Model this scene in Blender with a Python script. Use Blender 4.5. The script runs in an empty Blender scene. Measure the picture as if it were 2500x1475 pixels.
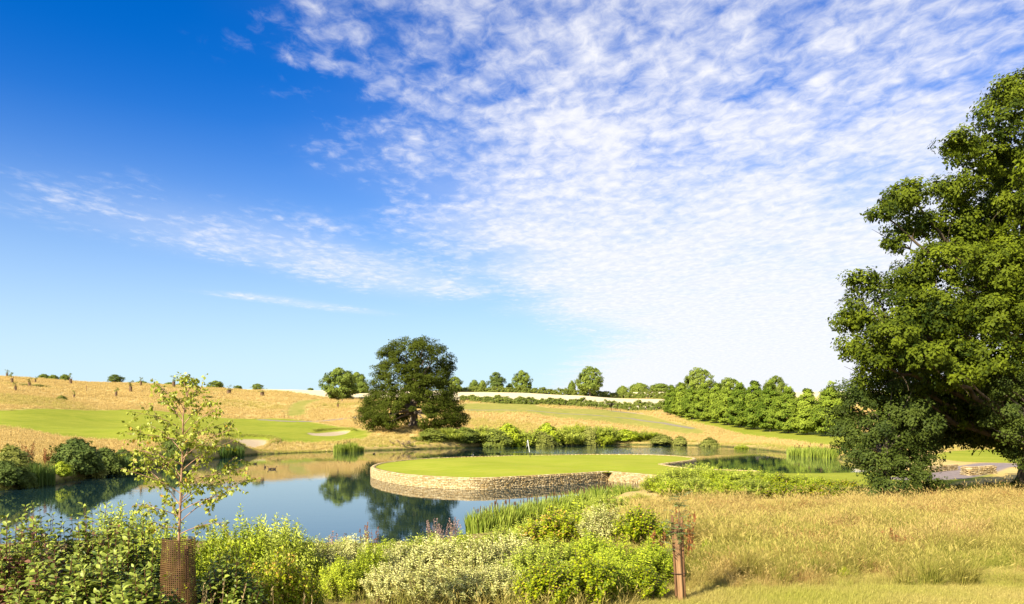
import bpy, math
import numpy as np
from mathutils import Vector, Matrix

SC = bpy.context.scene
COL = SC.collection
rng = np.random.default_rng(7)

# ------------------------------------------------------------------ camera
FPX, CX, HY, HC = 1960.0, 1250.0, 1040.0, 4.5     # design units: photo pixels, eye 4.5 m above the pond
cam_d = bpy.data.cameras.new('camera')
cam = bpy.data.objects.new('camera', cam_d)
COL.objects.link(cam)
cam.location = (0, 0, HC)
cam.rotation_euler = (math.radians(90), 0, 0)
cam_d.sensor_width = 36.0
cam_d.lens = FPX / 2500.0 * 36.0
cam_d.shift_y = (HY - 737.5) / 2500.0
cam_d.clip_start = 0.1
cam_d.clip_end = 20000
SC.camera = cam

# ------------------------------------------------------------------ light and sky
SUN_EL = math.radians(32)
SUN_H = Vector((-0.64, -0.77, 0)).normalized()     # horizontal direction towards the sun
sun_dir = Vector((SUN_H.x * math.cos(SUN_EL), SUN_H.y * math.cos(SUN_EL), math.sin(SUN_EL)))
sd_ = bpy.data.lights.new('sun', 'SUN')
sd_.energy = 5.0
SUNV = np.array(sun_dir)
sd_.angle = math.radians(0.5)
sd_.color = (1.0, 0.905, 0.73)
sun = bpy.data.objects.new('sun', sd_)
COL.objects.link(sun)
sun.rotation_euler = (-sun_dir).to_track_quat('-Z', 'Y').to_euler()
sun.location = (-60, -60, 60)

SC.view_settings.view_transform = 'Standard'
SC.view_settings.look = 'None'
SC.view_settings.exposure = 1.12
SC.view_settings.gamma = 1.0
SC.render.engine = 'CYCLES'
SC.cycles.use_denoising = True
SC.cycles.max_bounces = 6
SC.cycles.transparent_max_bounces = 6
SC.cycles.diffuse_bounces = 2
SC.cycles.glossy_bounces = 3
SC.cycles.transmission_bounces = 3
SC.cycles.caustics_reflective = False
SC.cycles.caustics_refractive = False


class NT:
    """small helper round a node tree"""
    def __init__(s, tree):
        s.t = tree
        s.n = tree.nodes
        s.l = tree.links

    def node(s, typ, **kw):
        nd = s.n.new(typ)
        for k, v in kw.items():
            setattr(nd, k, v)
        return nd

    def put(s, sock, v):
        if hasattr(v, 'links') or isinstance(v, bpy.types.NodeSocket):
            s.l.new(v, sock)
        else:
            if sock.type == 'RGBA' and len(v) == 3:
                v = (*v, 1)
            sock.default_value = v

    def math(s, op, a, b=None, c=None, clamp=False):
        nd = s.node('ShaderNodeMath', operation=op, use_clamp=clamp)
        s.put(nd.inputs[0], a)
        if b is not None:
            s.put(nd.inputs[1], b)
        if c is not None:
            s.put(nd.inputs[2], c)
        return nd.outputs[0]

    def smooth(s, v, lo, hi, a=0.0, b=1.0):
        nd = s.node('ShaderNodeMapRange', interpolation_type='SMOOTHSTEP')
        s.put(nd.inputs['Value'], v)
        s.put(nd.inputs['From Min'], lo)
        s.put(nd.inputs['From Max'], hi)
        s.put(nd.inputs['To Min'], a)
        s.put(nd.inputs['To Max'], b)
        return nd.outputs['Result']

    def mix(s, f, a, b, mode='MIX'):
        nd = s.node('ShaderNodeMix', data_type='RGBA', blend_type=mode)
        s.put(nd.inputs['Factor'], f)
        s.put(nd.inputs[6], a)
        s.put(nd.inputs[7], b)
        return nd.outputs[2]

    def noise(s, vec, scale, detail=4.0, rough=0.55, dist=0.0):
        nd = s.node('ShaderNodeTexNoise')
        if vec is not None:
            s.l.new(vec, nd.inputs['Vector'])
        nd.inputs['Scale'].default_value = scale
        nd.inputs['Detail'].default_value = detail
        nd.inputs['Roughness'].default_value = rough
        nd.inputs['Distortion'].default_value = dist
        return nd.outputs['Fac']

    def comb(s, x, y, z=0.0):
        nd = s.node('ShaderNodeCombineXYZ')
        s.put(nd.inputs[0], x)
        s.put(nd.inputs[1], y)
        s.put(nd.inputs[2], z)
        return nd.outputs[0]

    def attr(s, name, typ='GEOMETRY'):
        nd = s.node('ShaderNodeAttribute', attribute_name=name, attribute_type=typ)
        return nd.outputs['Fac']


world = bpy.data.worlds.new('World')
SC.world = world
world.use_nodes = True
world.cycles.sampling_method = 'MANUAL'
world.cycles.sample_map_resolution = 512
w = NT(world.node_tree)
w.n.clear()
w_out = w.node('ShaderNodeOutputWorld')
w_bg = w.node('ShaderNodeBackground')
w_bg.inputs['Strength'].default_value = 0.0515
sky = w.node('ShaderNodeTexSky', sky_type='NISHITA')
sky.sun_disc = False
sky.sun_elevation = SUN_EL
sky.sun_rotation = math.atan2(SUN_H.x, SUN_H.y)
sky.air_density = 1.0
sky.dust_density = 0.6
sky.ozone_density = 3.0
sky.altitude = 100
tc = w.node('ShaderNodeTexCoord')
sep = w.node('ShaderNodeSeparateXYZ')
w.l.new(tc.outputs['Generated'], sep.inputs[0])
dz = w.math('MAXIMUM', sep.outputs['Z'], 0.03)
cX = w.math('DIVIDE', sep.outputs['X'], dz)      # position on the cloud layer, unit = its height
cY = w.math('DIVIDE', sep.outputs['Y'], dz)
cv = w.comb(cX, cY, 0.0)
# the sheet of altocumulus: covers the layer east of a curved front
yc = w.math('MINIMUM', w.math('MAXIMUM', cY, 2.0), 9.0)
q = w.math('POWER', w.math('SUBTRACT', yc, 2.0), 2.0)
front = w.math('MULTIPLY_ADD', q, 0.034, -0.62)
big = w.noise(cv, 0.9, 3.0)
rag = w.math('MULTIPLY_ADD', w.math('SUBTRACT', big, 0.5), 1.0, w.math('SUBTRACT', cX, front))
rag = w.math('DIVIDE', rag, w.math('MULTIPLY_ADD', yc, 0.16, 0.62))
sheet = w.smooth(rag, -0.42, 0.72)
# a thin streamer ahead of the front
sdist = w.math('SUBTRACT', w.math('MULTIPLY', w.math('ADD', cX, 2.02), 0.862), w.math('MULTIPLY', w.math('SUBTRACT', cY, 3.27), 0.507))
sdist = w.math('ADD', sdist, w.math('MULTIPLY', w.math('SUBTRACT', big, 0.5), 0.5))
streak = w.smooth(w.math('ABSOLUTE', sdist), 0.0, 1.0, 0.47, 0.0)
along = w.math('ADD', w.math('MULTIPLY', w.math('ADD', cX, 2.02), 0.507), w.math('MULTIPLY', w.math('SUBTRACT', cY, 3.27), 0.862))
streak = w.math('MULTIPLY', streak, w.smooth(along, -1.0, 1.6))
streak = w.math('MULTIPLY', streak, w.smooth(along, 2.6, 4.2, 1.0, 0.0))
sd2 = w.math('ABSOLUTE', w.math('SUBTRACT', w.math('ADD', cX, 1.75), w.math('MULTIPLY', w.math('SUBTRACT', cY, 6.5), 0.8)))
wisp = w.math('MULTIPLY', w.smooth(sd2, 0.0, 0.45, 0.32, 0.0), w.smooth(w.math('ABSOLUTE', w.math('SUBTRACT', cY, 6.6)), 0.3, 0.9, 1.0, 0.0))
dens = w.math('MAXIMUM', w.math('MAXIMUM', sheet, streak), wisp)
# puffs
rotm = w.node('ShaderNodeMapping')
rotm.inputs['Rotation'].default_value = (0, 0, math.radians(35))
rotm.inputs['Scale'].default_value = (1.10, 0.72, 1)
w.l.new(cv, rotm.inputs['Vector'])
n1 = w.noise(rotm.outputs[0], 1.9, 4.0, 0.55, 0.5)
n2 = w.noise(rotm.outputs[0], 15.0, 5.0, 0.62, 0.4)
vor = w.node('ShaderNodeTexVoronoi', feature='F1')
w.l.new(rotm.outputs[0], vor.inputs['Vector'])
vor.inputs['Scale'].default_value = 10.0
puff = w.math('SUBTRACT', 1.0, vor.outputs['Distance'])
nn = w.math('ADD', w.math('ADD', w.math('MULTIPLY', n1, 0.66), w.math('MULTIPLY', n2, 0.40)), w.math('MULTIPLY', puff, 0.16))
thr = w.math('MULTIPLY_ADD', dens, -0.30, w.smooth(dz, 0.22, 0.50, 0.80, 0.90))
alpha = w.smooth(w.math('SUBTRACT', nn, thr), -0.175, 0.235)
alpha = w.math('MULTIPLY', alpha, w.smooth(dens, 0.02, 0.25))
# towards the horizon the puffs close up into one veil
veil = w.math('MULTIPLY', w.smooth(dens, 0.0, 0.95), w.smooth(dz, 0.10, 0.40, 0.93, 0.05))
alpha = w.math('SUBTRACT', 1.0, w.math('MULTIPLY', w.math('SUBTRACT', 1.0, alpha), w.math('SUBTRACT', 1.0, veil)))
alpha = w.math('MULTIPLY', alpha, 0.93)
hsv = w.node('ShaderNodeHueSaturation')
hsv.inputs['Hue'].default_value = 0.519
hsv.inputs['Saturation'].default_value = 1.5
hsv.inputs['Value'].default_value = 1.7
w.l.new(sky.outputs[0], hsv.inputs['Color'])
shade = w.smooth(n2, 0.3, 0.75)
ccol = w.mix(shade, (8.0, 8.2, 9.1), (9.5, 9.4, 9.5))
low = w.math('POWER', w.smooth(sep.outputs['Z'], -0.05, 0.46, 1.0, 0.0), 1.6)
skyc = w.mix(low, hsv.outputs[0], (5.9, 7.8, 9.2))
fin = w.mix(alpha, skyc, ccol)
w.l.new(fin, w_bg.inputs['Color'])
w.l.new(w_bg.outputs[0], w_out.inputs['Surface'])

# ------------------------------------------------------------------ mesh helpers
def mk_mesh(name, V, faces, attrs=None, smooth=False):
    """faces: list of (k,n) int arrays, n corners each"""
    V = np.asarray(V, dtype=np.float32)
    m = bpy.data.meshes.new(name)
    m.vertices.add(len(V))
    m.vertices.foreach_set('co', V.ravel())
    faces = [np.asarray(f, dtype=np.int32) for f in faces if len(f)]
    loops = np.concatenate([f.ravel() for f in faces])
    sizes = np.concatenate([np.full(len(f), f.shape[1], np.int32) for f in faces])
    starts = np.concatenate([[0], np.cumsum(sizes)[:-1]]).astype(np.int32)
    m.loops.add(len(loops))
    m.loops.foreach_set('vertex_index', loops)
    m.polygons.add(len(sizes))
    m.polygons.foreach_set('loop_start', starts)
    m.polygons.foreach_set('loop_total', sizes)
    if smooth:
        m.polygons.foreach_set('use_smooth', np.ones(len(sizes), bool))
    for k, a in (attrs or {}).items():
        at = m.attributes.new(k, 'FLOAT', 'POINT')
        at.data.foreach_set('value', np.asarray(a, np.float32))
    m.update(calc_edges=True)
    return m


def link(name, mesh, mat=None, parent=None, **props):
    o = bpy.data.objects.new(name, mesh)
    COL.objects.link(o)
    if mat is not None and mesh is not None and not mesh.materials:
        mesh.materials.append(mat)
    if parent is not None:
        o.parent = parent
    for k, v in props.items():
        if v is not None:
            o[k] = v
    return o


def thing(name, label, cat, loc=(0, 0, 0), group=None, rz=0.0, s=1.0):
    o = bpy.data.objects.new(name, None)
    COL.objects.link(o)
    o.empty_display_size = 0.2
    o.location = [float(v) for v in loc]
    o.rotation_euler = (0, 0, float(rz))
    o.scale = (s, s, s) if np.isscalar(s) else [float(v) for v in s]
    o['label'] = label
    o['category'] = cat
    if group:
        o['group'] = group
    return o


def unit(v):
    return v / np.maximum(np.linalg.norm(v, axis=-1, keepdims=True), 1e-9)


def tubes(paths, sides=6):
    """paths: list of (pts(n,3), radii(n)); one mesh data (V, quads, v)"""
    VV, FF, off = [], [], 0
    ang = np.linspace(0, 2 * np.pi, sides, endpoint=False)
    for pts, rad in paths:
        pts = np.asarray(pts, float)
        rad = np.asarray(rad, float)
        n = len(pts)
        t = unit(np.gradient(pts, axis=0))
        ref = np.where(np.abs(t[:, 2:3]) > 0.9, np.array([[1., 0, 0]]), np.array([[0, 0, 1.]]))
        a = unit(np.cross(t, ref))
        b = np.cross(t, a)
        ring = pts[:, None, :] + rad[:, None, None] * (np.cos(ang)[None, :, None] * a[:, None, :] + np.sin(ang)[None, :, None] * b[:, None, :])
        VV.append(ring.reshape(-1, 3))
        i = np.arange(n - 1)[:, None] * sides
        j = np.arange(sides)[None, :]
        j2 = (j + 1) % sides
        FF.append(np.stack([i + j, i + j2, i + sides + j2, i + sides + j], -1).reshape(-1, 4) + off)
        off += n * sides
    return np.concatenate(VV), np.concatenate(FF)


def bez(p0, p1, p2, n=7):
    t = np.linspace(0, 1, n)[:, None]
    return (1 - t) ** 2 * np.asarray(p0)[None] + 2 * t * (1 - t) * np.asarray(p1)[None] + t ** 2 * np.asarray(p2)[None]


def leaf_quads(P, D, N, L, Wd, fold=0.12, droop=0.0):
    """pointed leaves, one folded quad each. P base, D direction, N normal"""
    n = len(P)
    D = unit(D)
    S = unit(np.cross(D, N))
    N = np.cross(S, D)
    L = np.broadcast_to(np.asarray(L, float), (n,))[:, None]
    Wd = np.broadcast_to(np.asarray(Wd, float), (n,))[:, None]
    mid = P + D * L * 0.45
    tip = P + D * L - np.array([[0, 0, 1.]]) * L * droop
    V = np.stack([P, mid + S * Wd * 0.5 + N * Wd * fold, tip, mid - S * Wd * 0.5 + N * Wd * fold], 1).reshape(-1, 3)
    F = np.arange(n * 4).reshape(-1, 4)
    return V, F


def leaf_hex(P, D, N, L, Wd, fold=0.10, droop=0.15):
    """broad leaves: six corners round a sunk midrib (4 quads-ish: two quads and two triangles)"""
    n = len(P)
    D = unit(D)
    S = unit(np.cross(D, N))
    N = np.cross(S, D)
    L = np.broadcast_to(np.asarray(L, float), (n,))[:, None]
    Wd = np.broadcast_to(np.asarray(Wd, float), (n,))[:, None]
    dn = np.array([[0, 0, 1.]])
    m1 = P + D * L * 0.33
    m2 = P + D * L * 0.68 - dn * L * droop * 0.35
    tip = P + D * L - dn * L * droop
    V = np.stack([P, m1 + S * Wd * .5 + N * Wd * fold, m1, m1 - S * Wd * .5 + N * Wd * fold,
                  m2 + S * Wd * .40 + N * Wd * fold, m2, m2 - S * Wd * .40 + N * Wd * fold, tip], 1).reshape(-1, 3)
    b = (np.arange(n) * 8)[:, None]
    Q = np.concatenate([b + np.array([[1, 4, 5, 2]]), b + np.array([[2, 5, 6, 3]])])
    T = np.concatenate([b + np.array([[0, 1, 2]]), b + np.array([[0, 2, 3]]), b + np.array([[4, 7, 5]]), b + np.array([[5, 7, 6]])])
    return V, Q, T


# ------------------------------------------------------------------ materials
def new_mat(name):
    m = bpy.data.materials.new(name)
    m.use_nodes = True
    t = NT(m.node_tree)
    t.n.clear()
    out = t.node('ShaderNodeOutputMaterial')
    return m, t, out


def leaf_mat(name, dark, light, trans=0.35, rough=0.5, accent=None, acc_at=0.93, spec=0.35, patch=0.25, pscale=0.6, rnd=0.3):
    m, t, out = new_mat(name)
    oi = t.node('ShaderNodeObjectInfo')
    v = t.math('ADD', t.attr('v'), t.math('MULTIPLY', t.math('SUBTRACT', oi.outputs['Random'], 0.5), rnd), clamp=True)
    geo = t.node('ShaderNodeNewGeometry')
    pn = t.noise(geo.outputs['Position'], pscale, 2.0)
    vv = t.math('ADD', v, t.math('MULTIPLY', t.math('SUBTRACT', pn, 0.5), patch * 2), clamp=True)
    c = t.mix(vv, dark, light)
    if accent is not None:
        c = t.mix(t.smooth(v, acc_at, acc_at + 0.01), c, accent)
    p = t.node('ShaderNodeBsdfPrincipled')
    t.put(p.inputs['Base Color'], c)
    p.inputs['Roughness'].default_value = rough
    p.inputs['Specular IOR Level'].default_value = spec * .6
    tr = t.node('ShaderNodeBsdfTranslucent')
    tcol = t.mix(0.5, c, (0.35, 0.42, 0.03), 'MIX')
    t.put(tr.inputs['Color'], tcol)
    mx = t.node('ShaderNodeMixShader')
    mx.inputs[0].default_value = trans
    t.l.new(p.outputs[0], mx.inputs[1])
    t.l.new(tr.outputs[0], mx.inputs[2])
    t.l.new(mx.outputs[0], out.inputs['Surface'])
    return m


def plain_mat(name, c1, c2, scale=4.0, rough=0.8, bump=0.3, detail=5.0, spec=0.3, stretch=None, bscale=None):
    m, t, out = new_mat(name)
    geo = t.node('ShaderNodeNewGeometry')
    vec = geo.outputs['Position']
    if stretch:
        mp = t.node('ShaderNodeMapping')
        mp.inputs['Scale'].default_value = stretch
        t.l.new(vec, mp.inputs['Vector'])
        vec = mp.outputs[0]
    n = t.noise(vec, scale, detail, 0.65)
    p = t.node('ShaderNodeBsdfPrincipled')
    t.put(p.inputs['Base Color'], t.mix(t.smooth(n, 0.3, 0.7), c1, c2))
    p.inputs['Roughness'].default_value = rough
    p.inputs['Specular IOR Level'].default_value = spec
    if bump:
        bp = t.node('ShaderNodeBump')
        bp.inputs['Strength'].default_value = bump
        bp.inputs['Distance'].default_value = 0.02
        t.l.new(t.noise(vec, bscale or scale * 4, 4.0), bp.inputs['Height'])
        t.l.new(bp.outputs[0], p.inputs['Normal'])
    t.l.new(p.outputs[0], out.inputs['Surface'])
    return m


M_bark = plain_mat('bark', (0.10, 0.075, 0.05), (0.24, 0.19, 0.13), 3.0, 0.9, 0.8, stretch=(1, 1, 0.25), bscale=9)
M_wood = plain_mat('weathered_wood', (0.11, 0.055, 0.022), (0.27, 0.14, 0.058), 9.0, 0.8, 0.6, stretch=(1, 1, 0.12), bscale=40)
M_stem = plain_mat('stem', (0.13, 0.08, 0.04), (0.24, 0.15, 0.08), 8.0, 0.8, 0.0)
M_stone = None


# ------------------------------------------------------------------ terrain
SMOOTH_COLS = {   # photo column -> [(distance, height above the pond)]
    -900: [(0, 2.9), (8, 2.1), (12, 1.9), (20, 1.2), (28, .6), (34, .4), (45, .5), (60, 2.2), (80, 4.5), (150, 10), (300, 27), (360, 30), (900, 20)],
    0:   [(0, 2.9), (8, 2.1), (12, 1.9), (20, .85), (28, .15), (55, .4), (62, 1.25), (80, 2.9), (100, 3.7), (125, 4.9), (150, 6.7), (200, 11.2), (300, 22.6), (345, 25.6), (380, 25), (900, 18)],
    300: [(0, 2.9), (8, 2.1), (12, 1.9), (20, .85), (28, .15), (78, .4), (84, 1.2), (100, 2.5), (130, 3.7), (160, 5.1), (200, 7.5), (230, 10), (340, 22), (385, 24.8), (430, 24.5), (900, 18)],
    650: [(0, 2.9), (8, 2.1), (12, 1.9), (20, .85), (28, .15), (126, .4), (132, 1.0), (150, 1.8), (180, 3.3), (210, 5), (240, 7.2), (280, 11), (340, 17.8), (380, 21.2), (470, 26), (520, 26), (900, 18)],
    820: [(0, 2.9), (8, 2.1), (12, 1.95), (20, .85), (28, .15), (140, .4), (146, .9), (165, 1.8), (190, 3.0), (220, 5), (260, 8), (300, 12), (340, 16), (420, 22.5), (475, 25.7), (520, 25.5), (900, 18)],
    1000: [(0, 2.9), (8, 2.1), (12, 1.95), (20, .85), (28, .15), (152, .4), (158, .9), (175, 3.4), (200, 5.0), (240, 7.6), (290, 12), (340, 16.5), (420, 22.5), (480, 26), (540, 26), (900, 18)],
    1250: [(0, 2.9), (8, 2.1), (12, 1.95), (20, 1.0), (32, .2), (176, .4), (182, .9), (200, 2.2), (215, 3.6), (240, 5.6), (280, 9.2), (320, 12.6), (340, 14.2), (420, 21.7), (460, 23.6), (540, 24), (900, 18)],
    1400: [(0, 2.9), (8, 2.1), (12, 1.95), (20, 1.4), (30, .8), (40, .35), (186, .4), (192, .9), (210, 2.0), (240, 4.4), (280, 7.8), (330, 11.6), (345, 12.8), (420, 19.8), (460, 22.2), (560, 25), (900, 20)],
    1550: [(0, 2.9), (8, 2.1), (12, 1.95), (20, 1.6), (36, 1.0), (50, .6), (60, .6), (190, .4), (196, .8), (215, 1.7), (240, 3.4), (280, 6.2), (320, 9.2), (345, 11.0), (420, 17.4), (460, 20.2), (520, 23.5), (660, 33), (900, 24)],
    1750: [(0, 2.9), (8, 2.1), (12, 1.95), (20, 1.6), (36, 1.0), (48, .74), (66, .74), (76, .4), (176, .4), (182, .7), (200, 1.7), (220, 3.4), (240, 5.0), (300, 9), (400, 15), (520, 23), (660, 33.5), (900, 24)],
    2000: [(0, 2.9), (8, 2.1), (12, 1.95), (20, 1.6), (36, 1.0), (48, .74), (66, .74), (72, .4), (118, .4), (124, .7), (140, 1.0), (160, 1.4), (186, 2.1), (220, 4), (300, 8), (400, 14), (600, 27), (700, 36.5), (900, 26)],
    2250: [(0, 2.9), (8, 2.1), (12, 1.95), (20, 1.6), (36, 1.0), (48, .76), (66, .76), (80, .9), (100, 1.3), (150, 2.2), (200, 3.8), (300, 8), (600, 27), (700, 37), (900, 26)],
    3400: [(0, 2.9), (8, 2.1), (12, 1.95), (20, 1.7), (36, 1.2), (48, 1.0), (66, 1.0), (80, 1.2), (100, 1.6), (150, 2.8), (200, 4.5), (300, 9), (600, 28), (700, 38), (900, 28)],
}
_cols = sorted(SMOOTH_COLS)
_cu = np.array([(c - CX) / FPX for c in _cols])
_Y = np.concatenate([np.arange(0, 100, 0.5), np.arange(100, 300, 1.0), np.arange(300, 902, 3.0)])
_T = []
for c in _cols:
    pr = np.array(SMOOTH_COLS[c], float)
    z = np.interp(_Y, pr[:, 0], pr[:, 1])
    k = np.array([1, 2, 3, 4, 3, 2, 1.]); k /= k.sum()
    zz = np.convolve(np.pad(z, 3, mode='edge'), k, mode='valid')
    zz = np.convolve(np.pad(zz, 3, mode='edge'), k, mode='valid')
    _T.append(zz)
_T = np.array(_T)


def base_h(x, y):
    x = np.asarray(x, float); y = np.asarray(y, float)
    u = np.clip(x / np.maximum(y, 6.0), _cu[0], _cu[-1] - 1e-6)
    yi = np.interp(np.clip(y, 0, 900), _Y, np.arange(len(_Y)))
    y0 = np.minimum(yi.astype(int), len(_Y) - 2); fy = yi - y0
    ci = np.clip(np.searchsorted(_cu, u, side='right') - 1, 0, len(_cu) - 2)
    fu = (u - _cu[ci]) / (_cu[ci + 1] - _cu[ci])
    fu = fu * fu * (3 - 2 * fu) * 0.6 + fu * 0.4
    a = _T[ci, y0] * (1 - fy) + _T[ci, y0 + 1] * fy
    b = _T[ci + 1, y0] * (1 - fy) + _T[ci + 1, y0 + 1] * fy
    return a * (1 - fu) + b * fu


def px(p, Y):
    return (p - CX) / FPX * Y


def world_pts(L):
    return np.array([[px(p, Y), Y] for p, Y in L], float)


def catmull(P, n=8, closed=True):
    P = np.asarray(P, float)
    N = len(P)
    out = []
    rngi = range(N) if closed else range(N - 1)
    for i in rngi:
        if closed:
            p0, p1, p2, p3 = P[i - 1], P[i], P[(i + 1) % N], P[(i + 2) % N]
        else:
            p0, p1, p2, p3 = P[max(i - 1, 0)], P[i], P[i + 1], P[min(i + 2, N - 1)]
        for t in np.linspace(0, 1, n, endpoint=False):
            out.append(0.5 * ((2 * p1) + (-p0 + p2) * t + (2 * p0 - 5 * p1 + 4 * p2 - p3) * t ** 2 + (-p0 + 3 * p1 - 3 * p2 + p3) * t ** 3))
    if not closed:
        out.append(P[-1])
    return np.array(out)


def poly_sd(poly, x, y):
    """signed distance, positive outside"""
    x = np.asarray(x, float); y = np.asarray(y, float)
    shp = x.shape
    x = x.ravel(); y = y.ravel()
    d2 = np.full(len(x), 1e18)
    ins = np.zeros(len(x), bool)
    A = poly; B = np.roll(poly, -1, axis=0)
    for (ax, ay), (bx, by) in zip(A, B):
        ex, ey = bx - ax, by - ay
        t = np.clip(((x - ax) * ex + (y - ay) * ey) / max(ex * ex + ey * ey, 1e-12), 0, 1)
        d2 = np.minimum(d2, (x - ax - t * ex) ** 2 + (y - ay - t * ey) ** 2)
        if ay != by:
            c = ((ay > y) != (by > y)) & (x < ex * (y - ay) / (by - ay) + ax)
            ins ^= c
    d = np.sqrt(d2)
    return np.where(ins, -d, d).reshape(shp)


def line_d(P, x, y):
    x = np.asarray(x, float); y = np.asarray(y, float)
    d2 = np.full(x.shape, 1e18)
    for (ax, ay), (bx, by) in zip(P[:-1], P[1:]):
        ex, ey = bx - ax, by - ay
        t = np.clip(((x - ax) * ex + (y - ay) * ey) / max(ex * ex + ey * ey, 1e-12), 0, 1)
        d2 = np.minimum(d2, (x - ax - t * ex) ** 2 + (y - ay - t * ey) ** 2)
    return np.sqrt(d2)


def sstep(a, b, v):
    t = np.clip((v - a) / (b - a), 0, 1)
    return t * t * (3 - 2 * t)


POND = catmull(world_pts([(-500, 36), (-300, 44), (-100, 51), (0, 55), (120, 61), (230, 70), (330, 80), (450, 98), (600, 121), (700, 131), (820, 140),
                          (1000, 152), (1250, 176), (1500, 192), (1690, 184), (1800, 165), (1900, 138), (2000, 119), (2070, 100), (2110, 84),
                          (2090, 69), (2040, 66.5), (1850, 65.8), (1720, 68.8), (1650, 71), (1590, 68), (1580, 60.5), (1560, 55), (1530, 50),
                          (1450, 45), (1400, 42), (1300, 37.5), (1200, 34.5), (1000, 31.5), (800, 31), (600, 31.5), (300, 32), (0, 31), (-300, 30)]), 5)


def wob(x, y):
    return (np.sin(x * .11 + 1.3) * np.sin(y * .09 + .4) * .5 + np.sin(x * .043 + y * .06) * .7 + np.sin(x * .23 - y * .05 + 2) * .25)


BUNKERS = []   # (cx, cy, rx, ry, depth), filled below


def height(x, y, bunk=True):
    x = np.asarray(x, float); y = np.asarray(y, float)
    b = base_h(x, y)
    und = wob(x, y) * 0.16 * sstep(70, 110, y) * (0.4 + 0.6 * sstep(0, 3, b)) + (np.sin(x * 1.1 + y * .7) + np.sin(x * .63 - y * 1.3)) * 0.025 * (1 - sstep(30, 60, y))
    mound = 1.9 * np.exp(-(((x + 45) / 16) ** 2 + ((y - 118) / 7) ** 2)) - .9 * np.exp(-(((x + 33) / 12) ** 2 + ((y - 135) / 9) ** 2)) + .8 * np.exp(-(((x + 22) / 9) ** 2 + ((y - 176) / 6) ** 2)) + .5 * np.exp(-(((x + 62) / 12) ** 2 + ((y - 128) / 6) ** 2))
    b = b + und + mound
    near = (y > 20) & (y < 215)
    sd = np.full(x.shape, 50.0)
    if near.any():
        sd[near] = poly_sd(POND, x[near], y[near]) + 0.25 * np.sin(x[near] * 1.7) * np.sin(y[near] * .9 + x[near])
    f = sstep(-0.7, 1.5, sd)
    z = -0.7 + (b + 0.7) * f
    z = np.where(sd > 0.4, np.maximum(z, 0.06), z)
    if bunk:
        for cx_, cy_, rx, ry, dep in BUNKERS:
            r = np.sqrt(((x - cx_) / rx) ** 2 + ((y - cy_) / ry) ** 2)
            z = z - dep * (1 - sstep(0.72, 1.0, r)) + 0.55 * np.exp(-((r - 1.10) / .14) ** 2) * sstep(0, .6, (y - cy_) / ry)
    return z


def ground_hit(pxx, pyy, ymin=7.0):
    Y = np.concatenate([np.arange(ymin, 60, .1), np.arange(60, 250, .25), np.arange(250, 800, 1.0)])
    X = px(pxx, Y)
    ray = HC + (HY - pyy) / FPX * Y
    h = height(X, Y)
    hit = np.nonzero(ray <= h)[0]
    i = hit[0] if len(hit) else int(np.argmin(ray - h))
    return np.array([X[i], Y[i], h[i]])


def on_ground(p, Y):
    X = px(p, Y)
    return np.array([X, Y, float(height(np.array([X]), np.array([Y]))[0])])


def hit_poly(L):
    return np.array([ground_hit(a, b)[:2] for a, b in L])


for (a, b, ya, yb, dep) in [(462, 628, 1063, 1077, 0.22), (752, 852, 1052.5, 1066, 0.22)]:
    p0 = ground_hit((a + b) / 2, yb); p1 = ground_hit((a + b) / 2, ya)
    cy_ = (p0[1] + p1[1]) / 2
    BUNKERS.append((px((a + b) / 2, cy_), cy_, (b - a) / 2 / FPX * cy_, max((p1[1] - p0[1]) / 2, 3.5), dep))
print('bunkers', BUNKERS)

# zones, in ground coordinates
Z_fair = [catmull(hit_poly([(-120, 1000), (0, 1003), (150, 999), (330, 1000), (520, 1019), (680, 1022), (790, 1036), (885, 1049), (902, 1060), (870, 1073), (760, 1081), (600, 1086),
                            (430, 1080), (330, 1078), (240, 1074), (150, 1067), (60, 1050), (0, 1042), (-120, 1036)]), 5)]
Z_mown = [catmull(hit_poly([(1125, 987), (1200, 985), (1290, 986), (1340, 996), (1480, 1001), (1560, 1011), (1640, 1030), (1700, 1046), (1720, 1058), (1650, 1058), (1560, 1041), (1400, 1025), (1280, 1009), (1130, 1004)]), 5),
          catmull(hit_poly([(700, 1014), (708, 992), (730, 980), (770, 975.5), (800, 975), (772, 980), (748, 990), (745, 1014)]), 4)]
Z_lawn = [catmull(world_pts([(1585, 58), (1640, 50.5), (1760, 47.5), (1900, 47), (2050, 47), (2200, 48), (2320, 52), (2420, 60), (2380, 66), (2200, 66.5), (2060, 66.2), (1850, 65.2), (1720, 68.2), (1640, 70), (1590, 66)]), 4),
          catmull(hit_poly([(1640, 1012), (1700, 1033), (1800, 1057), (1900, 1073), (1990, 1086), (2080, 1095), (2180, 1095), (2140, 1060), (2020, 1045), (1830, 1030), (1690, 1012)]), 4),
          catmull(world_pts([(2300, 84), (2450, 78), (2700, 80), (2700, 110), (2400, 105), (2290, 95)]), 4)]
_p = [ground_hit(1125, 984)[1], ]
Z_field = [np.array([[px(p, Y), Y] for p, Y in [(560, 388), (700, 385), (800, 352), (900, 338), (1000, 338), (1100, 334), (1250, 342), (1400, 351), (1550, 352), (1700, 352),
                                               (1700, 458), (1550, 458), (1400, 456), (1250, 446), (1110, 436), (1080, 560), (900, 560), (700, 560), (500, 560)]]),
           np.array([[px(p, Y), Y] for p, Y in [(1500, 520), (1700, 500), (2100, 560), (2600, 560), (2600, 720), (1900, 720), (1500, 700)]])]
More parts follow.
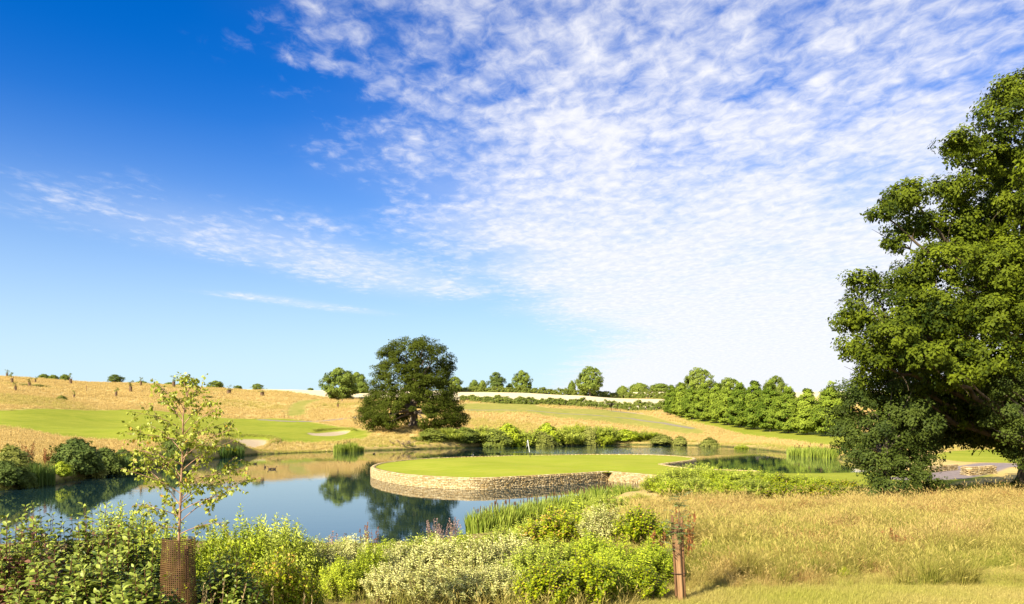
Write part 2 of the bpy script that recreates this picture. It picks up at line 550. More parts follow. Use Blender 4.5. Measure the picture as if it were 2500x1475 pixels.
P_paths = [(hit_poly([(640, 1025), (700, 1029), (780, 1029), (840, 1022), (890, 1016), (930, 1011)]), 1.5),
           (hit_poly([(1110, 1000), (1220, 1001), (1330, 1006), (1450, 1014), (1540, 1022), (1620, 1033), (1690, 1046)]), 0.8),
           (world_pts([(2700, 66), (2520, 72), (2440, 76), (2400, 72), (2345, 63), (2290, 58.5), (2230, 57)]), 2.0),
           (world_pts([(1500, 330), (1650, 322), (1750, 285), (1850, 245), (1950, 215), (2080, 190), (2300, 165), (2600, 150)]), 2.2)]


def zones(x, y):
    """0..1 masks at ground points"""
    def m(polys, wd):
        r = np.zeros(np.shape(x))
        for p in polys:
            lo = p.min(0) - wd; hi = p.max(0) + wd
            s = (x > lo[0]) & (x < hi[0]) & (y > lo[1]) & (y < hi[1])
            if s.any():
                jit = 0.35 * wd * (np.sin(x[s] * 1.9) + np.sin(y[s] * 1.3 + x[s] * .7))
                r[s] = np.maximum(r[s], 1 - sstep(-wd, wd, poly_sd(p, x[s], y[s]) + jit))
        return r
    z = {}
    z['fair'] = np.maximum(m(Z_fair, 1.2), m(Z_lawn, 0.6))
    z['mown'] = m(Z_mown, 1.2)
    z['field'] = m(Z_field, 1.0)
    pa = np.zeros(np.shape(x))
    for P, hw in P_paths:
        pa = np.maximum(pa, 1 - sstep(hw - .3, hw + .3, line_d(P, x, y)))
    z['path'] = pa
    sa = np.zeros(np.shape(x))
    for cx_, cy_, rx, ry, dep in BUNKERS:
        wv = 0.10 * np.sin(np.arctan2(y - cy_, x - cx_) * 3 + 1)
        r = np.sqrt(((x - cx_) / rx) ** 2 + ((y - cy_ + .04 * ry) / (ry * 1.02)) ** 2) + wv
        sa = np.maximum(sa, 1 - sstep(0.80, 0.90, r))
    z['sand'] = sa
    near = (y > 20) & (y < 215)
    sh = np.zeros(np.shape(x))
    if near.any():
        sdp = poly_sd(POND, x[near], y[near])
        sh[near] = 1 - sstep(0.6, 3.0, sdp)
    z['shore'] = sh
    return z


rows = np.concatenate([np.arange(-20, 6, 2.0), np.arange(6, 60, 0.5), np.arange(60, 215, 0.75), np.arange(215, 480, 2.0), np.geomspace(480, 6000, 26)])
cu = np.linspace(-0.95, 0.95, 600)
GX = cu[None, :] * (rows[:, None] + 26)
GY = np.repeat(rows[:, None], len(cu), 1)
GZ = height(GX, GY)
far_ = sstep(900, 2500, GY)
GZ = GZ * (1 - far_) + 5 * far_
gz = zones(GX, GY)
nr, nc = GX.shape
idx = np.arange(nr * nc).reshape(nr, nc)
quads = np.stack([idx[:-1, :-1], idx[:-1, 1:], idx[1:, 1:], idx[1:, :-1]], -1).reshape(-1, 4)
GV = np.stack([GX, GY, GZ], -1).reshape(-1, 3)


def fmean(a):
    return a.ravel()[quads].mean(1)


fz = np.stack([np.full(len(quads), 0.5), fmean(gz['fair']), fmean(gz['field']), fmean(gz['path']), fmean(gz['sand']) * 1.2], 1)
fz[:, 1] = np.maximum(fz[:, 1], fmean(gz['mown']))
zone_id = fz.argmax(1)


def ground_material():
    m, t, out = new_mat('ground_cover')
    geo = t.node('ShaderNodeNewGeometry')
    P = geo.outputs['Position']
    sp = t.node('ShaderNodeSeparateXYZ')
    t.l.new(P, sp.inputs[0])
    big = t.noise(P, 0.035, 4.0)
    mid = t.noise(P, 0.33, 4.0, 0.6)
    fine = t.noise(P, 3.0, 5.0, 0.7)
    vfine = t.noise(P, 22.0, 4.0, 0.7)
    dry = t.mix(t.smooth(big, 0.35, 0.65), (0.46, 0.315, 0.095), (0.58, 0.425, 0.145))
    dry = t.mix(t.smooth(mid, 0.35, 0.75), dry, (0.58, 0.44, 0.17))
    dry = t.mix(t.smooth(fine, 0.5, 0.85), dry, (0.24, 0.17, 0.05))
    greeny = t.mix(t.smooth(mid, 0.3, 0.7), (0.20, 0.20, 0.045), (0.30, 0.27, 0.07))
    dry = t.mix(t.smooth(t.noise(P, 0.06, 3.0), 0.56, 0.70, 0, 0.55), dry, greeny)
    # litter and soil near the shrubs
    nearf = t.smooth(sp.outputs['Y'], 26.0, 44.0, 1.0, 0.0)
    lit = t.mix(t.smooth(vfine, 0.35, 0.65), (0.10, 0.055, 0.028), (0.30, 0.19, 0.09))
    ng = t.mix(t.smooth(fine, 0.35, 0.6), lit, (0.33, 0.27, 0.08))
    ng = t.mix(t.smooth(sp.outputs['X'], 3.0, 6.0), ng, t.mix(t.smooth(mid, .35, .65), (0.44, 0.33, 0.11), (0.36, 0.32, 0.07)))
    c = t.mix(nearf, dry, ng)
    fair = t.mix(t.smooth(mid, 0.3, 0.7), (0.205, 0.245, 0.022), (0.295, 0.310, 0.036))
    fair = t.mix(t.smooth(big, 0.35, 0.7, 0, .6), fair, (0.36, 0.350, 0.045))
    fair = t.mix(t.smooth(fine, 0.35, 0.8, 0, 0.4), fair, (0.12, 0.18, 0.014))
    c = t.mix(t.attr('fair'), c, fair)
    mown = t.mix(t.smooth(mid, 0.3, 0.7), (0.25, 0.26, 0.05), (0.36, 0.31, 0.075))
    c = t.mix(t.attr('mown'), c, mown)
    fld = t.mix(t.smooth(fine, 0.3, 0.7), (0.66, 0.54, 0.29), (0.76, 0.65, 0.39))
    c = t.mix(t.attr('field'), c, fld)
    pth = t.mix(t.smooth(fine, 0.3, 0.7), (0.21, 0.17, 0.155), (0.30, 0.245, 0.22))
    c = t.mix(t.attr('path'), c, pth)
    c = t.mix(t.attr('sand'), c, t.mix(t.smooth(fine, .3, .7), (0.40, 0.31, 0.19), (0.48, 0.38, 0.24)))
    shc = t.mix(t.smooth(fine, 0.35, 0.65), (0.045, 0.035, 0.018), (0.13, 0.15, 0.03))
    c = t.mix(t.math('MULTIPLY', t.attr('shore'), t.smooth(sp.outputs['Z'], 0.05, 0.5, 1.0, 0.35)), c, shc)
    p = t.node('ShaderNodeBsdfPrincipled')
    t.put(p.inputs['Base Color'], c)
    p.inputs['Roughness'].default_value = 1.0
    p.inputs['Specular IOR Level'].default_value = 0.02
    bp = t.node('ShaderNodeBump')
    bp.inputs['Strength'].default_value = 0.6
    bp.inputs['Distance'].default_value = 0.12
    h = t.math('ADD', t.math('MULTIPLY', fine, 0.6), t.math('MULTIPLY', vfine, 0.25))
    rough_ = t.math('SUBTRACT', 1.0, t.math('MULTIPLY', t.math('MAXIMUM', t.math('MAXIMUM', t.attr('fair'), t.attr('sand')), t.attr('path')), 0.75))
    t.l.new(t.math('MULTIPLY', h, rough_), bp.inputs['Height'])
    t.l.new(bp.outputs[0], p.inputs['Normal'])
    t.l.new(p.outputs[0], out.inputs['Surface'])
    return m


M_ground = ground_material()
for zi, nm in enumerate(['ground', 'fairway', 'stubble_field', 'path', 'bunker_sand']):
    qs = quads[zone_id == zi]
    used, inv = np.unique(qs.ravel(), return_inverse=True)
    me = mk_mesh(nm, GV[used], [inv.reshape(-1, 4)], {k: gz[k].ravel()[used] for k in gz}, smooth=True)
    link(nm, me, M_ground, kind='structure')

# ------------------------------------------------------------------ pond
def water_material():
    m, t, out = new_mat('pond_water')
    geo = t.node('ShaderNodeNewGeometry')
    P = geo.outputs['Position']
    p = t.node('ShaderNodeBsdfPrincipled')
    n0 = t.noise(P, 0.05, 2.0)
    t.put(p.inputs['Base Color'], t.mix(n0, (0.005, 0.026, 0.036), (0.012, 0.028, 0.024)))
    p.inputs['Roughness'].default_value = 0.015
    p.inputs['IOR'].default_value = 1.333
    sp = t.node('ShaderNodeSeparateXYZ')
    t.l.new(P, sp.inputs[0])
    # a breath of wind ruffles the far reach
    dx = t.math('POWER', t.math('DIVIDE', t.math('SUBTRACT', sp.outputs['X'], 20.0), 26.0), 2.0)
    dy = t.math('POWER', t.math('DIVIDE', t.math('SUBTRACT', sp.outputs['Y'], 146.0), 24.0), 2.0)
    wind = t.smooth(t.math('ADD', t.math('ADD', dx, dy), t.math('MULTIPLY', t.math('SUBTRACT', t.noise(P, 0.12, 3.0), 0.5), 1.6)), 0.55, 1.15, 1.0, 0.0)
    mp = t.node('ShaderNodeMapping')
    mp.inputs['Scale'].default_value = (0.55, 1.25, 1)
    t.l.new(P, mp.inputs['Vector'])
    r1 = t.noise(mp.outputs[0], 1.7, 3.0, 0.55)
    r2 = t.noise(mp.outputs[0], 0.45, 2.0)
    amp = t.math('MULTIPLY_ADD', wind, 0.030, t.math('MULTIPLY_ADD', t.smooth(t.noise(P, 0.07, 2.0), .4, .65), 0.0012, 0.0011))
    h = t.math('MULTIPLY', t.math('ADD', r1, t.math('MULTIPLY', r2, 0.8)), amp)
    bp = t.node('ShaderNodeBump')
    bp.inputs['Strength'].default_value = 1.0
    bp.inputs['Distance'].default_value = 1.0
    t.l.new(h, bp.inputs['Height'])
    t.l.new(bp.outputs[0], p.inputs['Normal'])
    t.l.new(p.outputs[0], out.inputs['Surface'])
    return m


_c = POND.mean(0)
_wx = np.array([-40.0, 72.0]); _wy = np.array([26.0, 200.0])
wv = [(-46, 26, 0), (4, 26, 0), (80, 60, 0), (80, 205, 0), (-60, 205, 0), (-60, 60, 0)]
link('water', mk_mesh('water', wv, [[[0, 1, 2, 3, 4, 5]]]), water_material(), kind='structure')

# ------------------------------------------------------------------ island green with its dry-stone wall
ISL_Z = 0.75
isl_front = world_pts([(905, 73), (905.5, 71.5), (912, 69), (940, 65), (1000, 60.5), (1100, 57.6), (1180, 57), (1300, 59.5), (1400, 62.3), (1485, 65.2)])
isl_corner = world_pts([(1485, 65.2), (1550, 62), (1600, 60), (1650, 57.5)])
isl_notch = world_pts([(1617, 78), (1640, 80.5), (1670, 84), (1692, 87), (1700, 90), (1694, 94), (1664, 98.5)])
isl_back = world_pts([(1664, 98.5), (1600, 103), (1500, 105), (1400, 104), (1250, 100), (1120, 95.5), (1016, 90), (940, 82), (914, 77), (905, 73)])
isl_link = world_pts([(1850, 66.3), (1720, 69.2), (1680, 71.2), (1640, 74.5), (1617, 78)])
front_c = catmull(isl_front, 10, False)
corner_c = catmull(isl_corner, 8, False)
notch_c = catmull(isl_notch, 8, False)
back_c = catmull(isl_back, 8, False)
link_c = catmull(isl_link, 8, False)
isl_poly = np.concatenate([front_c[:-1], corner_c, world_pts([(1700, 56), (1850, 56)]), link_c[:-1], notch_c[:-1], back_c[:-1]])


def isl_top():
    lo = isl_poly.min(0) - .2; hi = isl_poly.max(0) + .2
    n = len(isl_poly)
    st = 0.45
    xs = np.arange(lo[0], hi[0], st); ys = np.arange(lo[1], hi[1], st)
    X, Y = np.meshgrid(xs, ys)
    sd = poly_sd(isl_poly, X, Y)
    # pull boundary-crossing vertices onto the outline so that the rim is clean
    e = 0.05
    gx = (poly_sd(isl_poly, X + e, Y) - poly_sd(isl_poly, X - e, Y)) / (2 * e)
    gy = (poly_sd(isl_poly, X, Y + e) - poly_sd(isl_poly, X, Y - e)) / (2 * e)
    inset = -0.14
    pull = (sd > inset) & (sd < st * 1.5)
    X = np.where(pull, X - gx * (sd - inset), X)
    Y = np.where(pull, Y - gy * (sd - inset), Y)
    ok = sd < st * 1.5
    dd = np.maximum(-sd, 0)
    Z = ISL_Z + 0.22 * sstep(0, 9, dd) + 0.15 * np.sin(X * .35 + 1) * np.sin(Y * .22) * sstep(.3, 5, dd)
    I = np.arange(X.size).reshape(X.shape)
    q = np.stack([I[:-1, :-1], I[:-1, 1:], I[1:, 1:], I[1:, :-1]], -1).reshape(-1, 4)
    okq = ok.ravel()[q].all(1) & ((sd.ravel()[q] < 0).any(1))
    q = q[okq]
    used, inv = np.unique(q.ravel(), return_inverse=True)
    V = np.stack([X, Y, Z], -1).reshape(-1, 3)[used]
    return mk_mesh('putting_green', V, [inv.reshape(-1, 4)], smooth=True)


def green_mat():
    m, t, out = new_mat('putting_turf')
    geo = t.node('ShaderNodeNewGeometry')
    P = geo.outputs['Position']
    mid = t.noise(P, 0.25, 4.0)
    fine = t.noise(P, 2.2, 5.0, 0.7)
    mp = t.node('ShaderNodeMapping')
    mp.inputs['Scale'].default_value = (0.35, 1.6, 1)
    mp.inputs['Rotation'].default_value = (0, 0, 0.25)
    t.l.new(P, mp.inputs['Vector'])
    st = t.noise(mp.outputs[0], 0.9, 4.0)
    c = t.mix(t.smooth(mid, 0.3, 0.7), (0.275, 0.310, 0.028), (0.350, 0.350, 0.045))
    c = t.mix(t.smooth(st, 0.45, 0.75, 0, .5), c, (0.40, 0.37, 0.04))
    c = t.mix(t.smooth(fine, 0.4, 0.8, 0, .35), c, (0.21, 0.27, 0.012))
    wv_ = t.node('ShaderNodeTexWave', wave_type='BANDS', bands_direction='X')
    mp2 = t.node('ShaderNodeMapping')
    mp2.inputs['Rotation'].default_value = (0, 0, 0.9)
    t.l.new(P, mp2.inputs['Vector'])
    t.l.new(mp2.outputs[0], wv_.inputs['Vector'])
    wv_.inputs['Scale'].default_value = 0.16
    wv_.inputs['Distortion'].default_value = 0.6
    c = t.mix(t.smooth(wv_.outputs['Fac'], .3, .7, 0, .22), c, (0.235, 0.31, 0.010))
    p = t.node('ShaderNodeBsdfPrincipled')
    t.put(p.inputs['Base Color'], c)
    p.inputs['Roughness'].default_value = 0.9
    p.inputs['Specular IOR Level'].default_value = 0.02
    bp = t.node('ShaderNodeBump')
    bp.inputs['Strength'].default_value = 0.35
    bp.inputs['Distance'].default_value = 0.03
    t.l.new(t.noise(P, 14.0, 4.0), bp.inputs['Height'])
    t.l.new(bp.outputs[0], p.inputs['Normal'])
    t.l.new(p.outputs[0], out.inputs['Surface'])
    return m


M_green = green_mat()
link('lawn_green', isl_top(), M_green, kind='structure')


def stone_mat():
    m, t, out = new_mat('walling_stone')
    oi = t.node('ShaderNodeObjectInfo')
    geo = t.node('ShaderNodeNewGeometry')
    v = t.math('FRACT', t.math('ADD', t.attr('v'), oi.outputs['Random']))
    n = t.noise(geo.outputs['Position'], 9.0, 5.0, 0.7)
    c = t.mix(v, (0.44, 0.31, 0.12), (0.70, 0.57, 0.32))
    c = t.mix(t.smooth(n, 0.35, 0.75, 0, .7), c, (0.33, 0.21, 0.09))
    p = t.node('ShaderNodeBsdfPrincipled')
    t.put(p.inputs['Base Color'], c)
    p.inputs['Roughness'].default_value = 0.9
    p.inputs['Specular IOR Level'].default_value = 0.2
    bp = t.node('ShaderNodeBump')
    bp.inputs['Strength'].default_value = 0.6
    bp.inputs['Distance'].default_value = 0.03
    t.l.new(n, bp.inputs['Height'])
    t.l.new(bp.outputs[0], p.inputs['Normal'])
    t.l.new(p.outputs[0], out.inputs['Surface'])
    return m


M_stone = stone_mat()
M_core = plain_mat('wall_core', (0.05, 0.035, 0.02), (0.11, 0.08, 0.045), 5.0, 0.95, 0.3)


def stone_block(seed):
    """a rough walling stone, unit size, front face at -y; bevelled by hand: 16 corners"""
    r = np.random.default_rng(seed)
    b = 0.14
    out = []
    for y, k in ((-0.5, 1 - b), (-0.5 + b * .8, 1.0), (0.5, 1.0)):
        for sx, sz in ((-1, -1), (1, -1), (1, 1), (-1, 1)):
            out.append((sx * .5 * k + r.normal(0, .025), y + r.normal(0, .05) * (y < 0), sz * .5 * k + r.normal(0, .035)))
    V = np.array(out)
    F4 = [[0, 1, 2, 3]]
    for a in (0, 4):
        for i in range(4):
            j = (i + 1) % 4
            F4.append([a + j, a + i, a + 4 + i, a + 4 + j])
    F4.append([11, 10, 9, 8])
    return V, np.array(F4)


STONES = [stone_block(i) for i in range(8)]


def stone_meshes():
    ms = []
    for i, (V, F) in enumerate(STONES):
        me = mk_mesh('stone', V, [F], {'v': np.full(len(V), (i * .37) % 1)})
        me.materials.append(M_stone)
        ms.append(me)
    return ms


STONE_ME = stone_meshes()


def lay_courses(path, z0, z1, course=0.092, lmin=.18, lmax=.46, seed=1, cop=True):
    """stones along an open polyline (outside on the right-hand side when walking it): rows of (centre, yaw, size)"""
    r = np.random.default_rng(seed)
    seg = np.linalg.norm(np.diff(path, axis=0), axis=1)
    S = np.concatenate([[0], np.cumsum(seg)])
    out = []
    z = z0
    while z < z1 - 0.03:
        h = min(course * r.uniform(.75, 1.3), z1 - z)
        if z1 - z - h < 0.04:
            h = z1 - z
        s = -r.uniform(0, .3)
        while s < S[-1]:
            L = r.uniform(lmin, lmax)
            m = min(max(s + L / 2, 0), S[-1])
            x = np.interp(m, S, path[:, 0]); y = np.interp(m, S, path[:, 1])
            x2 = np.interp(min(m + .15, S[-1]), S, path[:, 0]); y2 = np.interp(min(m + .15, S[-1]), S, path[:, 1])
            x1 = np.interp(max(m - .15, 0), S, path[:, 0]); y1 = np.interp(max(m - .15, 0), S, path[:, 1])
            yaw = math.atan2(y2 - y1, x2 - x1)
            hh = h * r.uniform(.9, 1.0)
            out.append((x, y, z + h / 2 + r.normal(0, .004), yaw + r.normal(0, .03), L - .018, r.uniform(.16, .22), hh - .012, r.uniform(-.015, .02)))
            s += L
        z += h
    if cop:
        s = 0
        while s < S[-1]:
            L = r.uniform(.3, .6)
            m = min(s + L / 2, S[-1])
            x = np.interp(m, S, path[:, 0]); y = np.interp(m, S, path[:, 1])
            x2 = np.interp(min(m + .15, S[-1]), S, path[:, 0]); y2 = np.interp(min(m + .15, S[-1]), S, path[:, 1])
            x1 = np.interp(max(m - .15, 0), S, path[:, 0]); y1 = np.interp(max(m - .15, 0), S, path[:, 1])
            yaw = math.atan2(y2 - y1, x2 - x1)
            out.append((x, y, z1 + .035, yaw + r.normal(0, .02), L - .015, r.uniform(.30, .36), .07 * r.uniform(.85, 1.1), -.07))
            s += L
    return out


def stone_matrix(s):
    x, y, z, yaw, L, dp, h, out_ = s
    # local -y is the outer face: shift so that outer face sits on the path, plus out_
    n = (math.sin(yaw), -math.cos(yaw))
    c = (x + n[0] * (out_ - dp / 2), y + n[1] * (out_ - dp / 2), z)
    return Matrix.Translation(c) @ Matrix.Rotation(yaw, 4, 'Z') @ Matrix.Diagonal((L, dp, h, 1))


def build_wall(name, label, chunks, group=None, limit=300):
    """chunks: list of (path, z0, z1, coping, seed, lmin, lmax)"""
    t = thing(name, label, 'wall', (0, 0, 0), group)
    t['kind'] = 'thing'
    V, F, off = [], [], 0
    sts = []
    for path, z0, z1, cop, seed, lmin, lmax in chunks:
        d = unit(np.gradient(path, axis=0))
        nrm = np.stack([d[:, 1], -d[:, 0]], 1)
        a = path - nrm * .06; b = path - nrm * .32
        n = len(path)
        ring = np.stack([np.c_[a, np.full(n, z0 - .3)], np.c_[a, np.full(n, z1 - .03)], np.c_[b, np.full(n, z1 - .03)], np.c_[b, np.full(n, z0 - .3)]], 1)
        V.append(ring.reshape(-1, 3))
        i = np.arange(n - 1)[:, None] * 4
        j = np.arange(4)[None]
        F.append(np.stack([i + j, i + (j + 1) % 4, i + 4 + (j + 1) % 4, i + 4 + j], -1).reshape(-1, 4) + off)
        off += 4 * n
        sts += lay_courses(path, z0, z1, seed=seed, cop=cop, lmin=lmin, lmax=lmax)
    link('wall_core', mk_mesh('wall_core', np.concatenate(V), [np.concatenate(F)]), M_core, t)
    # nearest, largest stones one by one
    key = [-(s[4] * s[6]) / (s[1] ** 2) if s[2] > 0.0 else 0 for s in sts]
    order = np.argsort(key)
    for k in order[:limit]:
        o = link('stone', STONE_ME[int(k) % 8], None, t)
        o.matrix_local = stone_matrix(sts[k])
    rest = order[limit:]
    if len(rest):
        VV, FF, vv = [], [], []
        for n_, k in enumerate(rest):
            v, f = STONES[int(k) % 8]
            Mx = np.array(stone_matrix(sts[k]))
            VV.append(v @ Mx[:3, :3].T + Mx[:3, 3]); FF.append(f + 12 * n_)
            vv.append(np.full(12, (k * .618) % 1))
        link('stones', mk_mesh('stones', np.concatenate(VV), [np.concatenate(FF)], {'v': np.concatenate(vv)}), M_stone, t, kind='stuff')
    return t


build_wall('stone_wall', 'long curving dry stone wall holding up the island putting green above the pond',
           [(front_c, -.12, ISL_Z, True, 3, .15, .40), (corner_c, -.12, ISL_Z, True, 4, .18, .44), (notch_c, -.12, ISL_Z, True, 5, .22, .5), (link_c, .2, ISL_Z, True, 6, .3, .6),
            (back_c, -.12, ISL_Z, True, 7, .5, .9)])

# ------------------------------------------------------------------ trees
ML_oak = leaf_mat('oak_leaf_dark', (0.018, 0.027, 0.003), (0.070, 0.086, 0.009), 0.05, 0.8, spec=.06, pscale=.25)
ML_big = leaf_mat('oak_leaf_sunny', (0.016, 0.030, 0.002), (0.138, 0.172, 0.007), 0.06, 0.65, spec=.15, patch=.55, pscale=.45)
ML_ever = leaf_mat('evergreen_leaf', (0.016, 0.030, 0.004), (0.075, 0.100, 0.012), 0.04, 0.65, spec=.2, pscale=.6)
ML_av = leaf_mat('avenue_leaf', (0.070, 0.115, 0.008), (0.245, 0.305, 0.028), 0.12, 0.65, spec=.15, pscale=.2, rnd=.6)
ML_far = leaf_mat('far_leaf', (0.080, 0.122, 0.018), (0.225, 0.270, 0.042), 0.15, 0.7, spec=.15, pscale=.15)
ML_fard = leaf_mat('far_leaf_dark', (0.050, 0.082, 0.018), (0.140, 0.180, 0.034), 0.12, 0.7, spec=.15, pscale=.15)
ML_hedge = leaf_mat('hedge_leaf', (0.100, 0.138, 0.018), (0.255, 0.280, 0.042), 0.30, 0.6, pscale=.12)


def clump_leaves(C, A, R, per, size, r, flat=0.7, up=0.5, asp=0.62, jit=.8, sunb=.3):
    """leaves round clump centres C with outward axes A; returns V,F,v"""
    n = len(C)
    idx = np.repeat(np.arange(n), per)
    m = len(idx)
    d = unit(r.normal(size=(m, 3)))
    d[:, 2] *= flat
    rad = (R if np.isscalar(R) else R[idx][:, None]) * r.uniform(.25, 1.0, (m, 1)) ** .5
    P = C[idx] + d * rad
    N = unit(0.4 * d + 0.95 * A[idx] + np.array([[0, 0, up * .6]]) + SUNV * sunb + r.normal(size=(m, 3)) * jit * .45)
    D = unit(np.cross(N, r.normal(size=(m, 3))) + 0.3 * d - np.array([[0, 0, .25]]))
    L = size * r.uniform(.45, 1.35, m)
    V, F = leaf_quads(P, D, N, L, L * asp, 0.1)
    cv_ = r.uniform(0, 1, n)
    v = np.clip(.55 * cv_[idx] + .45 * r.uniform(0, 1, m), 0, 1)
    return V, F, np.repeat(v, 4)


def profile_crown(prof, nclump, R, per, size, seed, noise=.16, flat=.7, up=.5, inner=.25, squash_y=1.0, lob=3, skirt=-1.0):
    """prof rows: height, radius to -x, radius to +x"""
    r = np.random.default_rng(seed)
    pr = np.array(prof, float)
    hh = np.linspace(pr[0, 0], pr[-1, 0], 200)
    rl = np.interp(hh, pr[:, 0], pr[:, 1]); rr = np.interp(hh, pr[:, 0], pr[:, 2])
    wgt = (rl + rr) + .6
    z = np.interp(r.uniform(0, 1, nclump), np.cumsum(wgt) / wgt.sum(), hh)
    th = r.uniform(0, 2 * np.pi, nclump)
    c = np.cos(th)
    L = np.interp(z, pr[:, 0], pr[:, 1]); Rr = np.interp(z, pr[:, 0], pr[:, 2])
    rad = np.where(c < 0, L, Rr) * np.abs(c) + .5 * (L + Rr) * (1 - np.abs(c))
    ph = r.uniform(0, 6.28, 6)
    H = pr[-1, 0]
    bump = np.sin(th * lob + ph[0] + z / H * 7) * .5 + np.sin(th * (lob + 2) - z / H * 11 + ph[1]) * .35 + np.sin(z / H * 17 + ph[2] + th) * .3
    rad = rad * (1 - noise * .25 + noise * bump * .8)
    low = z < skirt
    k = np.where((r.uniform(0, 1, nclump) < inner) & ~low, r.uniform(.35, .8, nclump), r.uniform(.80, 1.0, nclump))
    rad = np.maximum(rad - R * .5, rad * .35) * k
    C = np.stack([rad * c, rad * np.sin(th) * squash_y, z], 1)
    A = unit(np.stack([c, np.sin(th), (z / H - .4) * .9], 1))
    if skirt > 0:
        kp = ~((C[:, 2] < skirt) & (np.abs(C[:, 0] - .3) < np.where(C[:, 2] < 3.2, 2.9, 1.2) + .8 * r.uniform(-1, 1, nclump)))
        C, A, nclump = C[kp], A[kp], int(kp.sum())
    return (*clump_leaves(C, A, R * r.uniform(.7, 1.25, nclump), per, size, r, flat, up), C)


def wood_mesh(H0, r0, C, seed, nlimb=14, sides=7, trunk_h=None, lean=(0, 0), flare=1.6):
    """trunk plus limbs that reach towards some of the clump centres"""
    r = np.random.default_rng(seed)
    th = trunk_h or H0 * .55
    n = 9
    t = np.linspace(0, 1, n)
    trunk = np.stack([lean[0] * t ** 1.3 + .12 * r0 * np.sin(t * 9), lean[1] * t, t * th - .25], 1)
    rad = r0 * (1 - .6 * t) * (1 + (flare - 1) * np.exp(-t * 16))
    paths = [(trunk, rad)]
    ids = r.choice(len(C), min(nlimb, len(C)), replace=False)
    for i in ids:
        c = C[i]
        s = np.clip(.25 + .7 * (c[2] / max(H0, .1)) * r.uniform(.6, 1.0), .28, .97)
        b = np.array([np.interp(s, t, trunk[:, k]) for k in range(3)])
        mid = b * .5 + c * .5 + np.array([0, 0, r.uniform(-.05, .12) * H0])
        rr = r0 * (1 - .6 * s) * .45
        paths.append((bez(b, mid, c, 7), np.linspace(rr, rr * .12, 7)))
    V, F = tubes(paths, sides)
    return V, F


def make_tree(kind, prof, nclump, R, per, size, seed, r0, mat, nlimb=14, **kw):
    th = kw.pop('trunk_h', None)
    V, F, v, C = profile_crown(prof, nclump, R, per, size, seed, **kw)
    cm = mk_mesh(kind + '_crown', V, [F], {'v': v})
    cm.materials.append(mat)
    Vw, Fw = wood_mesh(prof[-1][0], r0, C, seed + 1, nlimb, trunk_h=th)
    wm = mk_mesh(kind + '_trunk', Vw, [Fw], smooth=True)
    wm.materials.append(M_bark)
    return cm, wm


def put_tree(name, pair, loc, label, group=None, s=1.0, rz=0.0, cat='tree'):
    t = thing(name, label, cat, loc, group, rz, s)
    link('trunk', pair[1], None, t)
    link('crown', pair[0], None, t)
    return t


# --- the broad oak on the far bank
oak_y = 178.0
k_ = oak_y / FPX
oak_base = on_ground(1010, oak_y)
oz = lambda py: HC + (HY - py) / FPX * oak_y - oak_base[2]
oak_prof = [(oz(1044), 10.0, 8.6), (oz(1034), 11.6, 10.4), (oz(1020), 12.4, 11.6), (oz(1000), 11.6, 11.0), (oz(975), 11.0, 10.0), (oz(930), 10.0, 8.8), (oz(890), 8.9, 9.2), (oz(862), 7.6, 8.6), (oz(842), 5.8, 6.8), (oz(826), 2.6, 3.4)]
central = make_tree('oak', [(a, b * 1.09, c * 1.09) for a, b, c in oak_prof], 980, 1.05, 105, .33, 11, .95, ML_oak, 40, skirt=5.4, noise=.11, flat=.6, up=.65, inner=.30, trunk_h=11.5, lob=4)
put_tree('oak_tree', central, oak_base, 'broad dark green oak with drooping skirt standing alone on the far bank of the pond')

# --- prototypes for the rest
rp = [(.7, 3.4, 3.2), (1.4, 5.2, 5.4), (3, 6.2, 6.2), (5, 6.6, 6.5), (7, 6.2, 6.3), (8.6, 5.0, 4.9), (9.6, 3.2, 3.1), (10.2, 1.2, 1.2)]
T_round = make_tree('round_tree', rp, 210, .95, 80, .50, 21, .38, ML_far, 12, noise=.34, flat=.65, trunk_h=4.5)
rp2 = [(1.6, 2.4, 2.2), (2.6, 5.6, 5.0), (4, 6.2, 6.4), (5.6, 5.8, 6.6), (7.2, 5.2, 6.2), (8.8, 4.2, 4.6), (9.7, 2.8, 3.2), (10.3, 1.2, 1.2)]
T_loose = make_tree('loose_tree', rp2, 130, 1.05, 80, .52, 22, .40, ML_fard, 16, noise=.42, flat=.5, trunk_h=5.5, lob=3)
T_loose2 = make_tree('loose_tree', rp2, 150, 1.0, 80, .52, 25, .40, ML_far, 16, noise=.34, flat=.5, trunk_h=5.5, lob=4)
ap = [(.9, 1.6, 1.6), (1.5, 3.5, 3.5), (2.8, 4.5, 4.5), (4.6, 4.5, 4.5), (6.6, 3.9, 3.9), (8.6, 2.7, 2.7), (10.2, 1.3, 1.3), (11.4, .2, .2)]
T_av = [make_tree('avenue_tree', ap, 250, .95, 75, .46, 31 + i, .24, ML_av, 14, noise=.26, flat=.38, up=.9, trunk_h=6.0, inner=.2, lob=5 + i) for i in range(3)]
bp_ = [(.0, 2.6, 2.6), (.6, 3.4, 3.4), (1.6, 3.6, 3.6), (2.8, 3.1, 3.1), (3.6, 2.0, 2.0), (4.1, .8, .8)]
T_bushfar = make_tree('far_bush', bp_, 110, .75, 60, .42, 41, .10, ML_far, 8, noise=.2, flat=.7, trunk_h=1.6)

